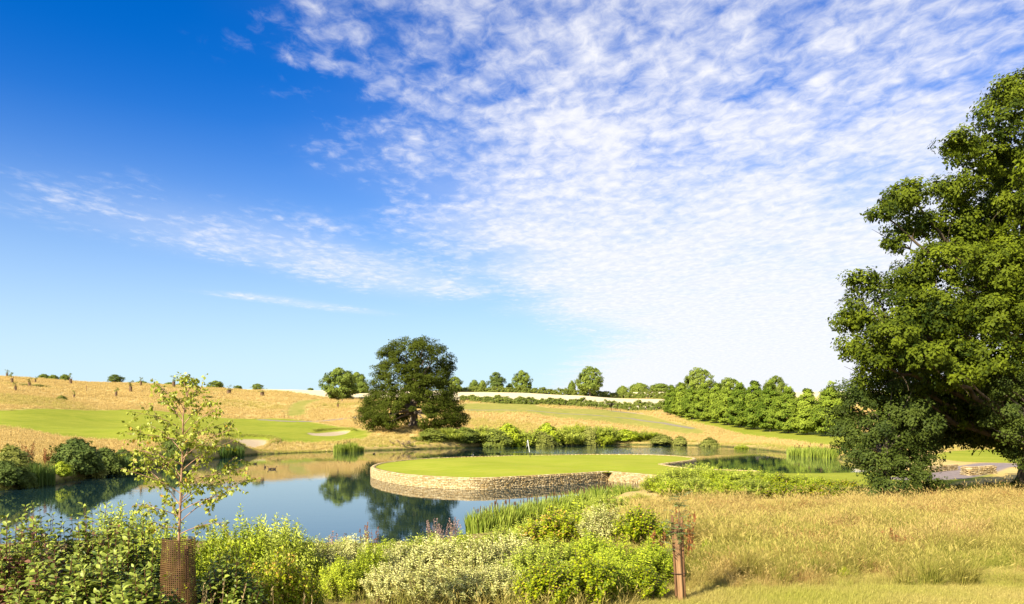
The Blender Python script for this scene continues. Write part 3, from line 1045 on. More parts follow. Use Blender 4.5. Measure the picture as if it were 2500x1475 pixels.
# skyline and hillside trees: (prototype, px, base py or None for crest, top py, half width px, distance, name, label)
SKY = [
    (T_round, 829, 975, 902, 47, 338, 'tree', 'leafy round tree on the dry rise beside the broad oak'),
    (T_round, 872, 958, 911, 26, 400, 'tree', 'pale round tree half hidden between the leafy round tree and the broad oak'),
    (T_bushfar, 882, 960, 934, 22, 395, 'bush', 'low green bush at the broad oak crown edge under the pale round tree'),
    (T_round, 1110, 952, 921, 19, 440, 'tree', 'small round tree peeping out behind the broad oak above the hedge end'),
    (T_bushfar, 1158, 947, 930, 14, 470, 'bush', 'low bush behind the upper hedge, next to the small round tree by the oak'),
    (T_bushfar, 1178, 947, 931, 12, 470, 'bush', 'low bush behind the upper hedge touching the dark loose tree'),
    (T_loose, 1211, 947, 911, 24, 462, 'tree', 'dark loose-crowned tree above the upper hedge beside the round ball tree'),
    (T_round, 1274, 947, 907, 25, 462, 'tree', 'neat ball-shaped green tree standing in the upper hedge'),
    (T_bushfar, 1245, 947, 938, 12, 468, 'bush', 'very low bush in the upper hedge between dark tree and ball tree'),
    (T_bushfar, 1396, 950, 933, 11, 520, 'bush', 'pale bush behind the upper hedge beside the tall leaning tree'),
    (T_loose2, 1440, 962, 897, 36, 452, 'tree', 'tall tree with leaning crown in the middle of the upper hedge'),
    (T_bushfar, 1520, 957, 944, 16, 560, 'bush', 'far low bush at the pale end of the distant clump'),
    (T_bushfar, 1560, 955, 937, 26, 640, 'bush', 'distant low tree clump beyond the strip of stubble, paler western part'),
    (T_bushfar, 1612, 956, 938, 30, 640, 'bush', 'distant low tree clump beyond the strip of stubble, darker eastern part'),
    (T_loose2, 1704, 960, 901, 42, 400, 'tree', 'tall spreading tree rising behind the first avenue trees'),
    (T_round, 1660, 955, 935, 14, 480, 'tree', 'small grey-green tree peeping past the first avenue tree'),
    (T_loose2, 1778, 965, 924, 33, 430, 'tree', 'flat-topped tree showing just above the avenue next to the tall spreading tree'),
    (T_round, 1893, 965, 921, 28, 420, 'tree', 'rounded tree top showing above the middle of the avenue'),
    (T_loose, 281, 941, 915, 21, 380, 'tree', 'small dark tree standing alone on the crest of the dry hill'),
    (T_bushfar, 107, 930, 914, 14, 352, 'bush', 'low bush on the hill crest, first of the crest bushes from the corner'),
    (T_bushfar, 130, 930, 916, 13, 352, 'bush', 'low bush on the hill crest, second of the crest bushes from the corner'),
    (T_bushfar, 158, 931, 915, 12, 352, 'bush', 'low bush on the hill crest beside the bent sapling'),
    (T_bushfar, 346, 944, 931, 18, 388, 'bush', 'low wide bush on the crest between the dark crest tree and the birch top'),
    (T_bushfar, 415, 948, 934, 16, 395, 'bush', 'crest bush seen behind the birch top, nearer the dark crest tree'),
    (T_bushfar, 442, 949, 936, 14, 398, 'bush', 'crest bush seen directly behind the birch top'),
    (T_bushfar, 472, 949, 940, 10, 398, 'bush', 'tiny crest bush just past the birch top'),
    (T_round, 527, 955, 930, 20, 402, 'tree', 'small rounded tree on the crest between the birch and the guarded fir'),
    (T_bushfar, 512, 954, 941, 10, 402, 'bush', 'low bush leaning against the small rounded crest tree'),
    (T_round, 581, 957, 941, 11, 410, 'tree', 'dark dome-shaped little tree on the crest next to the guarded fir'),
    (T_round, 628, 958, 937, 14, 412, 'tree', 'small pale tree on the crest at the edge of the stubble'),
    (T_round, 758, 956, 947, 8, 476, 'tree', 'tiny dome of a far tree on the stubble horizon'),
]
for i, (pr_, p, bpy_, tpy, hw, Y, nm, lab) in enumerate(SKY):
    X = px(p, Y)
    gzv = float(height(np.array([X]), np.array([float(Y)]))[0])
    top = HC + (HY - tpy) / FPX * Y
    hgt = max(top - gzv, 1.0)
    H0 = 4.0 if pr_ is T_bushfar else 10.0
    R0 = 3.4 if pr_ is T_bushfar else 6.2
    rw = hw / FPX * Y
    put_tree(nm, pr_, (X, Y, gzv - .1), lab, 'trees and bushes on the skyline', (rw / R0, rw / R0, hgt / H0), rz=((i * 2.4) % 1.2) - .6)

# avenue of trees
AV = [(1640, 1008, 940), (1663, 1018, 935), (1690, 1025, 938), (1719, 1030, 936), (1748, 1034, 935), (1778, 1038, 937), (1806, 1041, 935), (1841, 1049, 930), (1881, 1053, 934),
      (1925, 1060, 945), (1970, 1066, 949), (2030, 1074, 936)]
AVL = ['end tree of the avenue, touching the hedge, smallest looking', 'second tree of the avenue counted from the hedge', 'third tree of the avenue counted from the hedge', 'fourth tree of the avenue counted from the hedge',
       'fifth tree of the avenue counted from the hedge', 'sixth tree of the avenue counted from the hedge', 'seventh tree of the avenue counted from the hedge', 'eighth tree of the avenue, forming its highest peak',
       'ninth tree of the avenue, just past its highest peak', 'tenth avenue tree, third from the big roadside oak', 'low pointed avenue tree, second from the big oak', 'avenue tree half covered by the leaves of the big oak']
for i, ((p, b, tp), lab) in enumerate(zip(AV, AVL)):
    u_ = i / 11.0
    Y = 300 - 118 * u_ ** .82
    X = px(p, Y)
    gzv = float(height(np.array([X]), np.array([Y]))[0])
    top = HC + (HY - tp) / FPX * Y
    hs = (top - gzv) / 11.2
    ws = [.8, .86, .84, .86, .84, .9, .88, .98, .92, .86, .88, 1.05][i]
    put_tree('avenue_tree', T_av[i % 3], (X, Y, gzv - .05), lab, 'trees of the avenue along the road', (ws, ws, hs), rz=(i * .37 % 1.2) - .6)

# trees in the shade behind the big oak
for i, (p, Y, tp, hw, lab) in enumerate([(2190, 150, 930, 70, 'leafy tree behind the big oak, next after the avenue'), (2290, 132, 930, 90, 'shaded tree beyond the drive behind the big oak trunk gap'),
                                         (2405, 120, 900, 95, 'shaded tree with visible trunk beyond the low stone walls'), (2540, 110, 880, 110, 'shaded tree beyond the drive at the picture edge')]):
    X = px(p, Y)
    gzv = float(height(np.array([X]), np.array([float(Y)]))[0])
    put_tree('tree', T_av[i % 2] if i == 0 else T_loose, (X, Y, gzv - .1), lab, 'trees beyond the drive', (hw / FPX * Y / 6.0,) * 2 + ((HC + (HY - tp) / FPX * Y - gzv) / 10.5,), rz=(i * .5 % 1.2) - .6)


# --- hedges
def hedge(name, label, path, hts, wd, seed, mat, size=.5, per=42, dens=16.0):
    r = np.random.default_rng(seed)
    P = catmull(np.array(path, float), 12, False)
    S = np.concatenate([[0], np.cumsum(np.linalg.norm(np.diff(P, axis=0), axis=1))])
    n = int(S[-1] * dens)
    s = r.uniform(0, S[-1], n)
    x = np.interp(s, S, P[:, 0]); y = np.interp(s, S, P[:, 1])
    d = unit(np.stack([np.gradient(P[:, 0]), np.gradient(P[:, 1])], 1))
    dx = np.interp(s, S, d[:, 0]); dy = np.interp(s, S, d[:, 1])
    hh = np.interp(s / S[-1], np.linspace(0, 1, len(hts)), hts) * (1 + .12 * np.sin(s * .5) + .10 * np.sin(s * 1.3 + 1) + .06 * np.sin(s * 2.9))
    th = r.uniform(0, np.pi, n)
    k = r.uniform(.6, 1, n) ** .5
    off = np.cos(th) * wd * k
    zz = np.abs(np.sin(th)) ** .7 * hh * k
    zz = np.where(r.uniform(0, 1, n) < .35, zz * r.uniform(.1, 1, n), zz)
    X = x - dy * off; Y = y + dx * off
    C = np.stack([X, Y, height(x, y) + np.maximum(zz - .25, .1)], 1)
    A = unit(np.stack([-dy * np.cos(th), dx * np.cos(th), np.sin(th)], 1))
    V, F, v = clump_leaves(C, A, .55, per, size, r, .7, .4, sunb=.5)
    o0 = C.mean(0); o0[2] = height(np.array([o0[0]]), np.array([o0[1]]))[0]
    t = thing(name, label, 'hedge', o0)
    link('foliage', mk_mesh('hedge_foliage', V - o0, [F], {'v': v}), mat, t)
    paths = []
    for q in np.arange(1, S[-1], 1.5):
        bx = np.interp(q, S, P[:, 0]); by = np.interp(q, S, P[:, 1])
        bz = float(height(np.array([bx]), np.array([by]))[0])
        paths.append((np.array([[bx, by, bz - .1], [bx + r.normal(0, .2), by, bz + .9], [bx + r.normal(0, .4), by, bz + 1.7]]) - o0, [.07, .05, .02]))
    Vs, Fs = tubes(paths, 4)
    link('stems', mk_mesh('hedge_stems', Vs, [Fs]), M_stem, t, kind='stuff')
    return t


hedge('hedge', 'long uneven green hedge below the pale stubble field, running to the avenue', [(px(1125, 334), 334), (px(1250, 336), 336), (px(1400, 346), 346), (px(1550, 347), 347), (px(1660, 342), 342)], [2.2, 3.1, 2.7, 3.4, 3.6, 4.0, 4.6], 2.2, 5, ML_hedge)
hedge('hedge', 'clipped upper hedge along the top of the stubble field', [(px(1095, 448), 448), (px(1250, 452), 452), (px(1400, 462), 462), (px(1520, 466), 466), (px(1680, 466), 466)], [2.8, 3.2, 3.2, 3.6, 3.4, 4.2, 4.4], 1.9, 6, ML_hedge, .55, 36, 14.0)

# --- the big oak at the edge
OY = 38.0


def lobe_crown(lobes, per_lobe, R, per, size, seed, flat=.65, up=.55, shell=.55):
    r = np.random.default_rng(seed)
    Cs, As, Rs = [], [], []
    for (p, q_, rx, ry, Y) in lobes:
        c = np.array([px(p, Y), Y, HC + (HY - q_) / FPX * Y])
        a = 1.04 * rx / FPX * Y; b = 1.04 * ry / FPX * Y
        n = max(5, int(per_lobe * (a * b) / 1.6))
        d = unit(r.normal(size=(n, 3)))
        k = np.where(r.uniform(0, 1, (n, 1)) < .16, r.uniform(1.02, 1.22, (n, 1)), r.uniform(shell, 1.0, (n, 1)))
        Cs.append(c + d * k * np.array([[max(a - R * .5, .2), max(a, .8) * .95, max(b - R * .4, .2)]]))
        As.append(d)
    C = np.concatenate(Cs); A = np.concatenate(As)
    V, F, v = clump_leaves(C, A, R * r.uniform(.6, 1.3, len(C)), per, size, r, flat, up)
    return V, F, v, C


oak_lobes = [(2478, 215, 55, 45, 38), (2455, 290, 55, 50, 37), (2345, 352, 48, 42, 37), (2420, 385, 75, 60, 38), (2330, 465, 70, 40, 38), (2210, 478, 60, 40, 37), (2152, 522, 42, 26, 37),
             (2235, 552, 62, 38, 38), (2185, 590, 34, 22, 37.5), (2345, 545, 70, 55, 39), (2450, 500, 70, 60, 39), (2470, 600, 60, 50, 38),
             (2100, 690, 46, 36, 37), (2215, 682, 68, 42, 38), (2310, 640, 95, 55, 37), (2440, 660, 80, 60, 36), (2078, 765, 48, 52, 37), (2165, 775, 85, 70, 36.5), (2290, 760, 95, 65, 35.5),
             (2425, 770, 90, 60, 35), (2085, 845, 40, 36, 37), (2175, 862, 72, 42, 36), (2290, 868, 80, 40, 36), (2420, 870, 85, 50, 35), (2128, 925, 48, 26, 37), (2240, 950, 50, 24, 37),
             (2130, 970, 70, 26, 38),
             (2330, 960, 90, 40, 42), (2420, 990, 80, 50, 43), (2250, 1000, 70, 40, 42), (2340, 1040, 70, 30, 44), (2470, 980, 60, 60, 41), (2200, 900, 80, 50, 42), (2300, 820, 100, 70, 43), (2420, 700, 100, 80, 43),
             (2380, 580, 80, 60, 43), (2460, 420, 60, 60, 42)]
oak_hidden = [(2560, 420, 90, 80, 36), (2580, 800, 110, 80, 36), (2680, 960, 120, 70, 40), (2540, 620, 80, 70, 36), (2820, 700, 100, 100, 40), (2560, 980, 80, 50, 38), (2600, 200, 90, 80, 38), (2650, 330, 120, 100, 37), (2600, 500, 110, 100, 36), (2700, 600, 130, 110, 38), (2620, 720, 130, 100, 35), (2720, 850, 120, 90, 38), (2600, 900, 110, 70, 35), (2560, 300, 100, 100, 43), (2620, 650, 140, 120, 44), (2600, 900, 120, 80, 45), (2780, 500, 90, 90, 42)]
oak_lobes += [(2180, 815, 66, 46, 33.8), (2255, 868, 66, 38, 33.4), (2130, 880, 46, 36, 34.6), (2340, 905, 80, 40, 34), (2320, 950, 80, 36, 38.5), (2410, 950, 70, 40, 37.5), (2300, 1005, 66, 36, 39), (2385, 1020, 76, 38, 39), (2300, 1055, 80, 34, 42), (2395, 1055, 80, 36, 43), (2465, 1075, 50, 40, 41.5), (2240, 1040, 60, 40, 41), (2350, 1000, 90, 40, 40)]
_rb = np.random.default_rng(58)
back = [(p + _rb.normal(0, 22) + 14, q_ + _rb.normal(0, 16) + 6, rx * .9, ry * .9, Y + 2.2) for p, q_, rx, ry, Y in oak_lobes if p > 2190]
Vb, Fb, vb, Cb = lobe_crown(oak_lobes, 62, .34, 66, .150, 51, flat=.85, up=.4, shell=.6)
Vk, Fk, vk, Ck = lobe_crown(back, 22, .5, 70, .19, 57, flat=.85, up=.4, shell=.4)
print('oak leaves', len(Fb), len(Fk))
Vb, Fb, vb = np.concatenate([Vb, Vk]), np.concatenate([Fb, Fk + len(Vb)]), np.concatenate([vb, vk])
Vh, Fh, vh, Ch = lobe_crown(oak_hidden, 7, .7, 80, .24, 52)
ob = on_ground(2530, 39.5)
Vc = np.concatenate([Vb, Vh]) - ob
Fc = np.concatenate([Fb, Fh + len(Vb)])
big = thing('oak_tree', 'huge spreading oak with sunlit yellow-green leaves, trunk in deep shade', 'tree', ob)
link('crown', mk_mesh('oak_crown', Vc, [Fc], {'v': np.concatenate([vb, vh])}), ML_big, big)


def big_oak_wood():
    r = np.random.default_rng(5)
    paths = []
    t = np.linspace(0, 1, 12)
    trunk = np.stack([.35 * np.sin(t * 5), .2 * t, t * 15 - .4], 1)
    paths.append((trunk, .85 * (1 - .72 * t) * (1 + .7 * np.exp(-t * 14))))
    for (p, q_, rx, ry, Y) in oak_lobes[4:-6] + oak_hidden:
        c = np.array([px(p, Y), Y, HC + (HY - q_) / FPX * Y]) - ob
        hz = np.clip(c[2] * r.uniform(.45, .75), 2.0, 14)
        b = np.array([np.interp(hz, trunk[:, 2], trunk[:, 0]), np.interp(hz, trunk[:, 2], trunk[:, 1]), hz])
        mid = b * .45 + c * .55 + r.normal(0, .5, 3) + np.array([0, 0, -.4])
        pts = bez(b, mid, c, 12) + np.concatenate([np.zeros((1, 3)), r.normal(0, .10, (10, 3)), np.zeros((1, 3))])
        ln = np.linalg.norm(c - b)
        paths.append((pts, np.linspace(.05 + .013 * ln, .025, 12)))
        for j in range(9):
            k = r.integers(4, 12)
            s0 = pts[k]
            e = s0 + unit(r.normal(size=3) + unit(c - b) * .8) * r.uniform(.6, 1.5)
            paths.append((bez(s0, (s0 + e) / 2 + r.normal(0, .15, 3), e, 5), np.linspace(.028, .006, 5)))
    return paths


_wood = big_oak_wood()
M_oakbark = plain_mat('oak_bark', (0.05, 0.036, 0.020), (0.15, 0.11, 0.06), 4.0, 0.9, 0.8, stretch=(1, 1, .4), bscale=14)
Vw, Fw = tubes(_wood[:1], 12)
_tr = link('trunk', mk_mesh('oak_trunk', Vw, [Fw], smooth=True), M_oakbark, big)
for _i in range(1, len(_wood), 10):
    Vw, Fw = tubes(_wood[_i:_i + 10], 6)
    link('limb', mk_mesh('oak_limb', Vw, [Fw], smooth=True), M_oakbark, _tr)

ever_lobes = [(2080, 990, 55, 45, 36.5), (2060, 1065, 46, 45, 36.5), (2130, 1050, 75, 55, 35.5), (2205, 1010, 75, 50, 36.5), (2150, 1135, 65, 48, 35), (2215, 1125, 58, 45, 35), (2180, 1185, 62, 34, 34.5),
              (2245, 1165, 38, 36, 35), (2095, 1115, 46, 36, 35.5), (2100, 950, 60, 40, 37), (2170, 960, 70, 40, 37), (2240, 1040, 60, 50, 36), (2265, 1110, 36, 40, 36.5), (2050, 1020, 40, 40, 37), (2270, 1190, 40, 30, 36), (2180, 1060, 110, 70, 40), (2260, 1000, 90, 60, 41), (2120, 1205, 40, 26, 34.5), (2160, 1090, 80, 60, 38), (2230, 1080, 60, 60, 38.5), (2200, 1200, 60, 26, 36)]
Ve, Fe, ve, Ce = lobe_crown(ever_lobes, 34, .38, 110, .115, 53, flat=.8, up=.35)
eb = on_ground(2165, 36.5)
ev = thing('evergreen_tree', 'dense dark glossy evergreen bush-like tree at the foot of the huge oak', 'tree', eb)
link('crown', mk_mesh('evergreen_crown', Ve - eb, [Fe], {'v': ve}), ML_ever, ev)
Vw, Fw = wood_mesh(5.0, .22, Ce - eb, 9, 30, trunk_h=4.0)
link('trunk', mk_mesh('evergreen_trunk', Vw, [Fw], smooth=True), M_bark, ev)
ever2 = [(2420, 940, 50, 50, 36.5), (2500, 1110, 40, 40, 35.5), (2410, 1010, 40, 40, 37), (2465, 930, 55, 46, 35), (2450, 1000, 46, 46, 34.5), (2490, 1050, 50, 40, 34.5), (2530, 980, 70, 70, 35.5), (2560, 1060, 60, 60, 35.5), (2590, 1140, 60, 70, 36), (2550, 1120, 46, 60, 36.5)]
Ve, Fe, ve, Ce = lobe_crown(ever2, 26, .36, 100, .11, 54, flat=.8, up=.35)
eb2 = on_ground(2560, 36.0)
ev2 = thing('evergreen_tree', 'dark evergreen boughs hanging in front of the oak trunk at the picture edge', 'tree', eb2)
link('crown', mk_mesh('evergreen_crown', Ve - eb2, [Fe], {'v': ve}), ML_ever, ev2)
Vw, Fw = wood_mesh(7.0, .22, Ce - eb2, 19, 24, trunk_h=5.5)
link('trunk', mk_mesh('evergreen_trunk', Vw, [Fw], smooth=True), M_bark, ev2)

# ------------------------------------------------------------------ shrubs, reeds and tall plants
ML_dog = leaf_mat('dogwood_leaf', (0.055, 0.092, 0.005), (0.340, 0.390, 0.060), 0.14, 0.45, accent=(0.22, 0.10, 0.06), acc_at=.97, spec=.35, pscale=2.5, rnd=.9)
ML_wil = leaf_mat('silver_leaf', (0.250, 0.275, 0.045), (0.780, 0.740, 0.280), 0.14, 0.5, pscale=2.0, spec=.4)
ML_fine = leaf_mat('fresh_leaf', (0.170, 0.250, 0.005), (0.540, 0.600, 0.040), 0.24, 0.5, pscale=1.5)
ML_haz = leaf_mat('hazel_leaf', (0.095, 0.150, 0.002), (0.430, 0.465, 0.010), 0.24, 0.45, accent=(.50, .33, .05), acc_at=.95, pscale=1.5)
ML_pale = leaf_mat('pale_green_leaf', (0.195, 0.265, 0.015), (0.580, 0.620, 0.085), 0.22, 0.5, pscale=1.2)
ML_bank = leaf_mat('bank_scrub_leaf', (0.130, 0.150, 0.022), (0.340, 0.340, 0.075), 0.2, 0.6, spec=.2, pscale=.3)
ML_reed = leaf_mat('reed_blade', (0.160, 0.230, 0.022), (0.430, 0.490, 0.075), 0.30, 0.45, pscale=.8)
ML_reedd = leaf_mat('reed_blade_deep', (0.060, 0.125, 0.022), (0.170, 0.240, 0.050), 0.30, 0.45, pscale=.8)
ML_dock = leaf_mat('dock_seed', (0.170, 0.055, 0.018), (0.36, 0.15, 0.05), 0.15, 0.8, pscale=2.0)
ML_head = plain_mat('cattail_head', (0.07, 0.035, 0.015), (0.14, 0.07, 0.03), 20, .9, 0)
ML_pink = leaf_mat('loosestrife_flower', (0.28, 0.16, 0.15), (0.46, 0.30, 0.28), 0.3, 0.6)


def stem_shrub(seed, H, R, nst, pairs, L, Wd, broad=False, spread=.35, upright=.45, droop=.15, z0=.25, rough=.2, tipspike=.0):
    """many leafy stems that end on a domed envelope; returns leaf arrays and stem paths"""
    r = np.random.default_rng(seed)
    paths, P, D, N, S = [], [], [], [], []
    for i in range(nst):
        th = r.uniform(0, 2 * np.pi)
        rho = R * np.sqrt(r.uniform(0, 1))
        b = np.array([np.cos(th), np.sin(th), 0]) * rho * spread
        zt = H * (1 - .5 * (rho / R) ** 2.2) * r.uniform(.72, 1.06) + (tipspike * r.uniform(0, 1) ** 3)
        e = np.array([np.cos(th) * rho, np.sin(th) * rho, zt]) + np.array([*r.normal(0, .04, 2), 0])
        mid = b * .35 + e * .35 + np.array([*(e[:2] * .15), zt * .32])
        pts = bez(b, mid, e, 8)
        paths.append((pts, np.linspace(.008, .002, 8)))
        tt = np.linspace(z0, 1.0, pairs) + r.normal(0, .01, pairs)
        tt = np.clip(tt, 0, 1)
        ph = r.uniform(0, 6.28)
        for k, t in enumerate(tt):
            q0 = (1 - t) ** 2 * b + 2 * t * (1 - t) * mid + t ** 2 * e
            tg = unit(2 * (1 - t) * (mid - b) + 2 * t * (e - mid))
            s1 = unit(np.cross(tg, [.3, .9, .2])); s2 = np.cross(tg, s1)
            for sgn in (0, np.pi):
                an = ph + k * 1.571 + sgn + r.normal(0, rough)
                o = np.cos(an) * s1 + np.sin(an) * s2
                lift = upright + (.9 if k == pairs - 1 else 0) * r.uniform(.3, 1)
                d = unit(o + tg * lift + r.normal(0, rough, 3) * .6)
                P.append(q0 + o * .006); D.append(d)
                N.append(unit(tg * .6 - d * .1 + np.array([0, 0, .3]) + SUNV * .9 + r.normal(0, rough, 3)))
                S.append(r.uniform(.7, 1.2) * (1 - .35 * max(t - .8, 0) / .2))
    return np.array(P), np.array(D), np.array(N), np.array(S) * L, np.array(S) * Wd, paths


def shrub_pair(kind, seed, H, R, nst, pairs, L, Wd, mat, stem_mat, broad=False, droop=.15, **kw):
    P, D, N, LL, WW, paths = stem_shrub(seed, H, R, nst, pairs, L, Wd, **kw)
    r = np.random.default_rng(seed + 100)
    v1 = r.uniform(0, 1, len(P))
    if broad:
        V, Q, T = leaf_hex(P, D, N, LL, WW, droop=droop)
        me = mk_mesh(kind + '_leaves', V, [Q, T], {'v': np.repeat(v1, 8)})
    else:
        V, F = leaf_quads(P, D, N, LL, WW, .1, droop)
        me = mk_mesh(kind + '_leaves', V, [F], {'v': np.repeat(v1, 4)})
    me.materials.append(mat)
    Vs, Fs = tubes(paths, 3)
    sm = mk_mesh(kind + '_stems', Vs, [Fs])
    sm.materials.append(stem_mat)
    return me, sm


M_redstem = plain_mat('red_stem', (0.10, 0.035, 0.022), (0.20, 0.075, 0.04), 8, .6, 0)
M_grnstem = plain_mat('green_stem', (0.10, 0.12, 0.03), (0.20, 0.19, 0.06), 8, .7, 0)
S_wil = [shrub_pair('silver_shrub', 61 + i, 1.0, .62, 150, 20, .078, .027, ML_wil, M_stem, rough=.35, upright=.6, z0=.2, tipspike=.06, spread=.6) for i in range(2)]
S_fine = [shrub_pair('leafy_shrub', 64 + i, 1.0, .62, 150, 20, .090, .028, ML_fine, M_grnstem, rough=.35, upright=.5, z0=.15, tipspike=.10, spread=.6) for i in range(2)]
S_haz = [shrub_pair('hazel_shrub', 67 + i, 1.0, .60, 150, 16, .062, .050, ML_haz, M_stem, broad=True, rough=.45, upright=.3, z0=.15, spread=.6) for i in range(2)]
S_pale = [shrub_pair('pale_shrub', 70 + i, 1.0, .66, 150, 20, .092, .030, ML_pale, M_grnstem, rough=.35, upright=.5, z0=.1, tipspike=.12, spread=.6) for i in range(2)]
S_dogb = shrub_pair('dogwood_shrub', 73, 1.0, .55, 60, 12, .075, .040, ML_dog, M_redstem, broad=True, rough=.3, upright=.55, droop=.25)


def put_shrub(name, pair, p, top, Y, label, hw=None, group='shrubs on the near bank', rz=None, cat='shrub', sub=0.0):
    g = on_ground(p, Y)
    h = HC + (HY - top) / FPX * Y - g[2]
    h = max(h, .25)
    wdt = (hw / FPX * Y / .62) if hw else h
    global _ns
    t = thing(name, label, cat, (g[0], g[1], g[2] - sub), group, ((p * .37 + Y) % 1.4) - .7 if rz is None else rz, (wdt, wdt, h))
    link('stems', pair[1], None, t, kind='stuff')
    link('leaves', pair[0], None, t, kind='stuff')
    return t


SH = [
    ('pale', 300, 1226, 13.0, 70, 'feathery pale green shrub rising behind the red-stemmed dogwoods, its tips against the water'),
    ('fine', 395, 1262, 11.5, 62, 'yellow-green shrub directly behind the birch, above its mesh guard'),
    ('fine', 520, 1290, 11.0, 60, 'yellow-green shrub at the birch guard, on the side away from the dogwoods'),
    ('fine', 580, 1262, 13.0, 66, 'bright green bushy shrub, first past the birch along the water'),
    ('pale', 655, 1258, 13.5, 64, 'bright green bushy shrub with the highest tips past the birch'),
    ('pale', 712, 1284, 12.5, 56, 'pale green shrub bordering the blue water, next to the silvery drifts'),
    ('wil', 790, 1312, 13.2, 60, 'greenish silver shrub at the narrow bare patch of soil'),
    ('wil', 865, 1306, 14.2, 56, 'greenish silver shrub with reddish tips below the oak reflection edge'),
    ('fine', 905, 1325, 12.4, 40, 'slim fresh green shrub between greenish silver and white silver shrubs'),
    ('wil', 985, 1320, 13.0, 62, 'white silver shrub, first of the pale drift, beside the slim green one'),
    ('wil', 1075, 1306, 13.2, 66, 'white silver shrub in the middle of the pale drift, back row'),
    ('wil', 1165, 1306, 13.0, 66, 'white silver shrub in the pale drift, back row, below the reeds'),
    ('wil', 1255, 1300, 13.6, 62, 'white silver shrub at the green end of the pale drift'),
    ('wil', 950, 1372, 11.6, 56, 'low silver shrub in the front row at the bare soil edge'),
    ('wil', 1040, 1376, 11.4, 60, 'low silver shrub in the front row, second from the bare soil'),
    ('wil', 1135, 1380, 11.3, 60, 'low silver shrub in the front row, third from the bare soil'),
    ('wil', 1220, 1372, 11.5, 60, 'low silver shrub in the front row, touching the yellow hazel'),
    ('haz', 1330, 1368, 10.9, 66, 'yellow-green round-leaved hazel bush, the lower one at the front'),
    ('haz', 1425, 1345, 11.3, 76, 'yellow-green round-leaved hazel bush, the taller one at the front'),
    ('pale', 1345, 1318, 13.8, 64, 'mixed pale green shrub behind the lower hazel bush'),
    ('fine', 1440, 1302, 14.2, 64, 'fresh green shrub behind the taller hazel bush'),
    ('fine', 1520, 1318, 12.8, 66, 'bright green willowy shrub between hazel and the staked sapling'),
    ('fine', 1595, 1322, 13.2, 56, 'bright green willowy shrub touching the stakes'),
    ('haz', 1560, 1375, 11.9, 56, 'low yellow-green shrub at the foot of the staked sapling'),
    ('haz', 1352, 1236, 19.5, 66, 'rounded dark-hearted green bush in front of the reeds'),
    ('fine', 1405, 1225, 21.0, 60, 'fresh green bush between the rounded green bush and the white-leaved one'),
    ('wil', 1475, 1228, 18.8, 52, 'isolated white-leaved shrub among green bushes above the tall hazel'),
    ('haz', 1560, 1234, 18.2, 56, 'yellow-green bush at the edge of the dry grass strip'),
    ('pale', 1300, 1262, 21.0, 50, 'pale shrub at the near foot of the reed bed'),
    ('pale', 1225, 1288, 19.0, 52, 'pale shrub below the reed bed, next to the pink flowers'),
    ('fine', 760, 1316, 17.5, 56, 'green shrub at the water behind the greenish silver ones, nearest the birch'),
    ('pale', 850, 1318, 18.5, 56, 'pale shrub on the water side behind the reddish tipped one'),
    ('fine', 945, 1318, 18.0, 56, 'green shrub on the water side under the edge of the oak reflection'),
    ('pale', 1040, 1306, 18.5, 56, 'pale shrub on the water side under the middle of the oak reflection'),
    ('fine', 1130, 1300, 18.0, 56, 'green shrub on the water side beside the pink loosestrife'),
    ('fine', 640, 1300, 17.0, 60, 'green shrub on the water side behind the tallest bright green tips'),
    ('haz', 690, 1335, 9.6, 62, 'dark leafy hazel shrub standing forward beside the bare soil'),
    ('haz', 620, 1372, 9.0, 60, 'shaded hazel shrub between the dogwood and the forward hazel'),
    ('fine', 450, 1330, 9.6, 60, 'yellow-green shrub directly behind the mesh guard, low down'),
    ('haz', 560, 1322, 9.8, 60, 'leafy hazel shrub between the mesh guard and the forward hazel'),
    ('pale', 400, 1300, 10.6, 60, 'pale shrub between the dogwoods and the birch stem'),
    ('haz', 745, 1388, 10.3, 40, 'small hazel shoot at the edge of the bare soil'),
    ('fine', 830, 1362, 11.9, 46, 'green shrub at the back of the bare soil patch'),
    ('pale', 1300, 1330, 12.4, 56, 'pale green shrub between the silver drift and the hazels'),
    ('fine', 1480, 1352, 11.7, 56, 'green shrub between the taller hazel and the staked sapling'),
    ('pale', 1490, 1208, 30.0, 42, 'pale green shrub in front of the island wall end'),
    ('fine', 1560, 1205, 34.0, 34, 'small green shrub where the dry grass strip reaches the green'),
]
kinds = {'pale': S_pale, 'fine': S_fine, 'wil': S_wil, 'haz': S_haz}
nms = {'pale': 'pale_shrub', 'fine': 'leafy_shrub', 'wil': 'silver_shrub', 'haz': 'hazel_shrub'}
for i, (k, p, top, Y, hw, lab) in enumerate(SH):
    put_shrub(nms[k], kinds[k][i % 2], p, top, Y, lab, hw * 1.3)

# leafy weeds in the long grass
for i, (p, top, Y, hw, lab) in enumerate([(2310, 1322, 16.8, 16, 'small green leafy weed in the long grass under the oak'), (2345, 1352, 15.6, 13, 'low green weed next to the small leafy one in the long grass'),
                                          (2240, 1345, 16.0, 13, 'grey-green weed beside the brown dock in the long grass'), (2060, 1400, 13.8, 12, 'small weed near the short grass, nearer the stakes'),
                                          (1725, 1318, 17.0, 12, 'dull weed in the long grass just past the stakes'), (2455, 1335, 16.4, 16, 'green weed clump near the picture edge in the long grass'),
                                          (1905, 1300, 18.5, 12, 'lone weed in the middle of the long grass above the green tussocks')]):
    put_shrub('weed', S_fine[i % 2] if i % 3 else S_haz[0], p, top, Y, lab, hw * 1.3, 'weeds in the long grass', cat='weed')

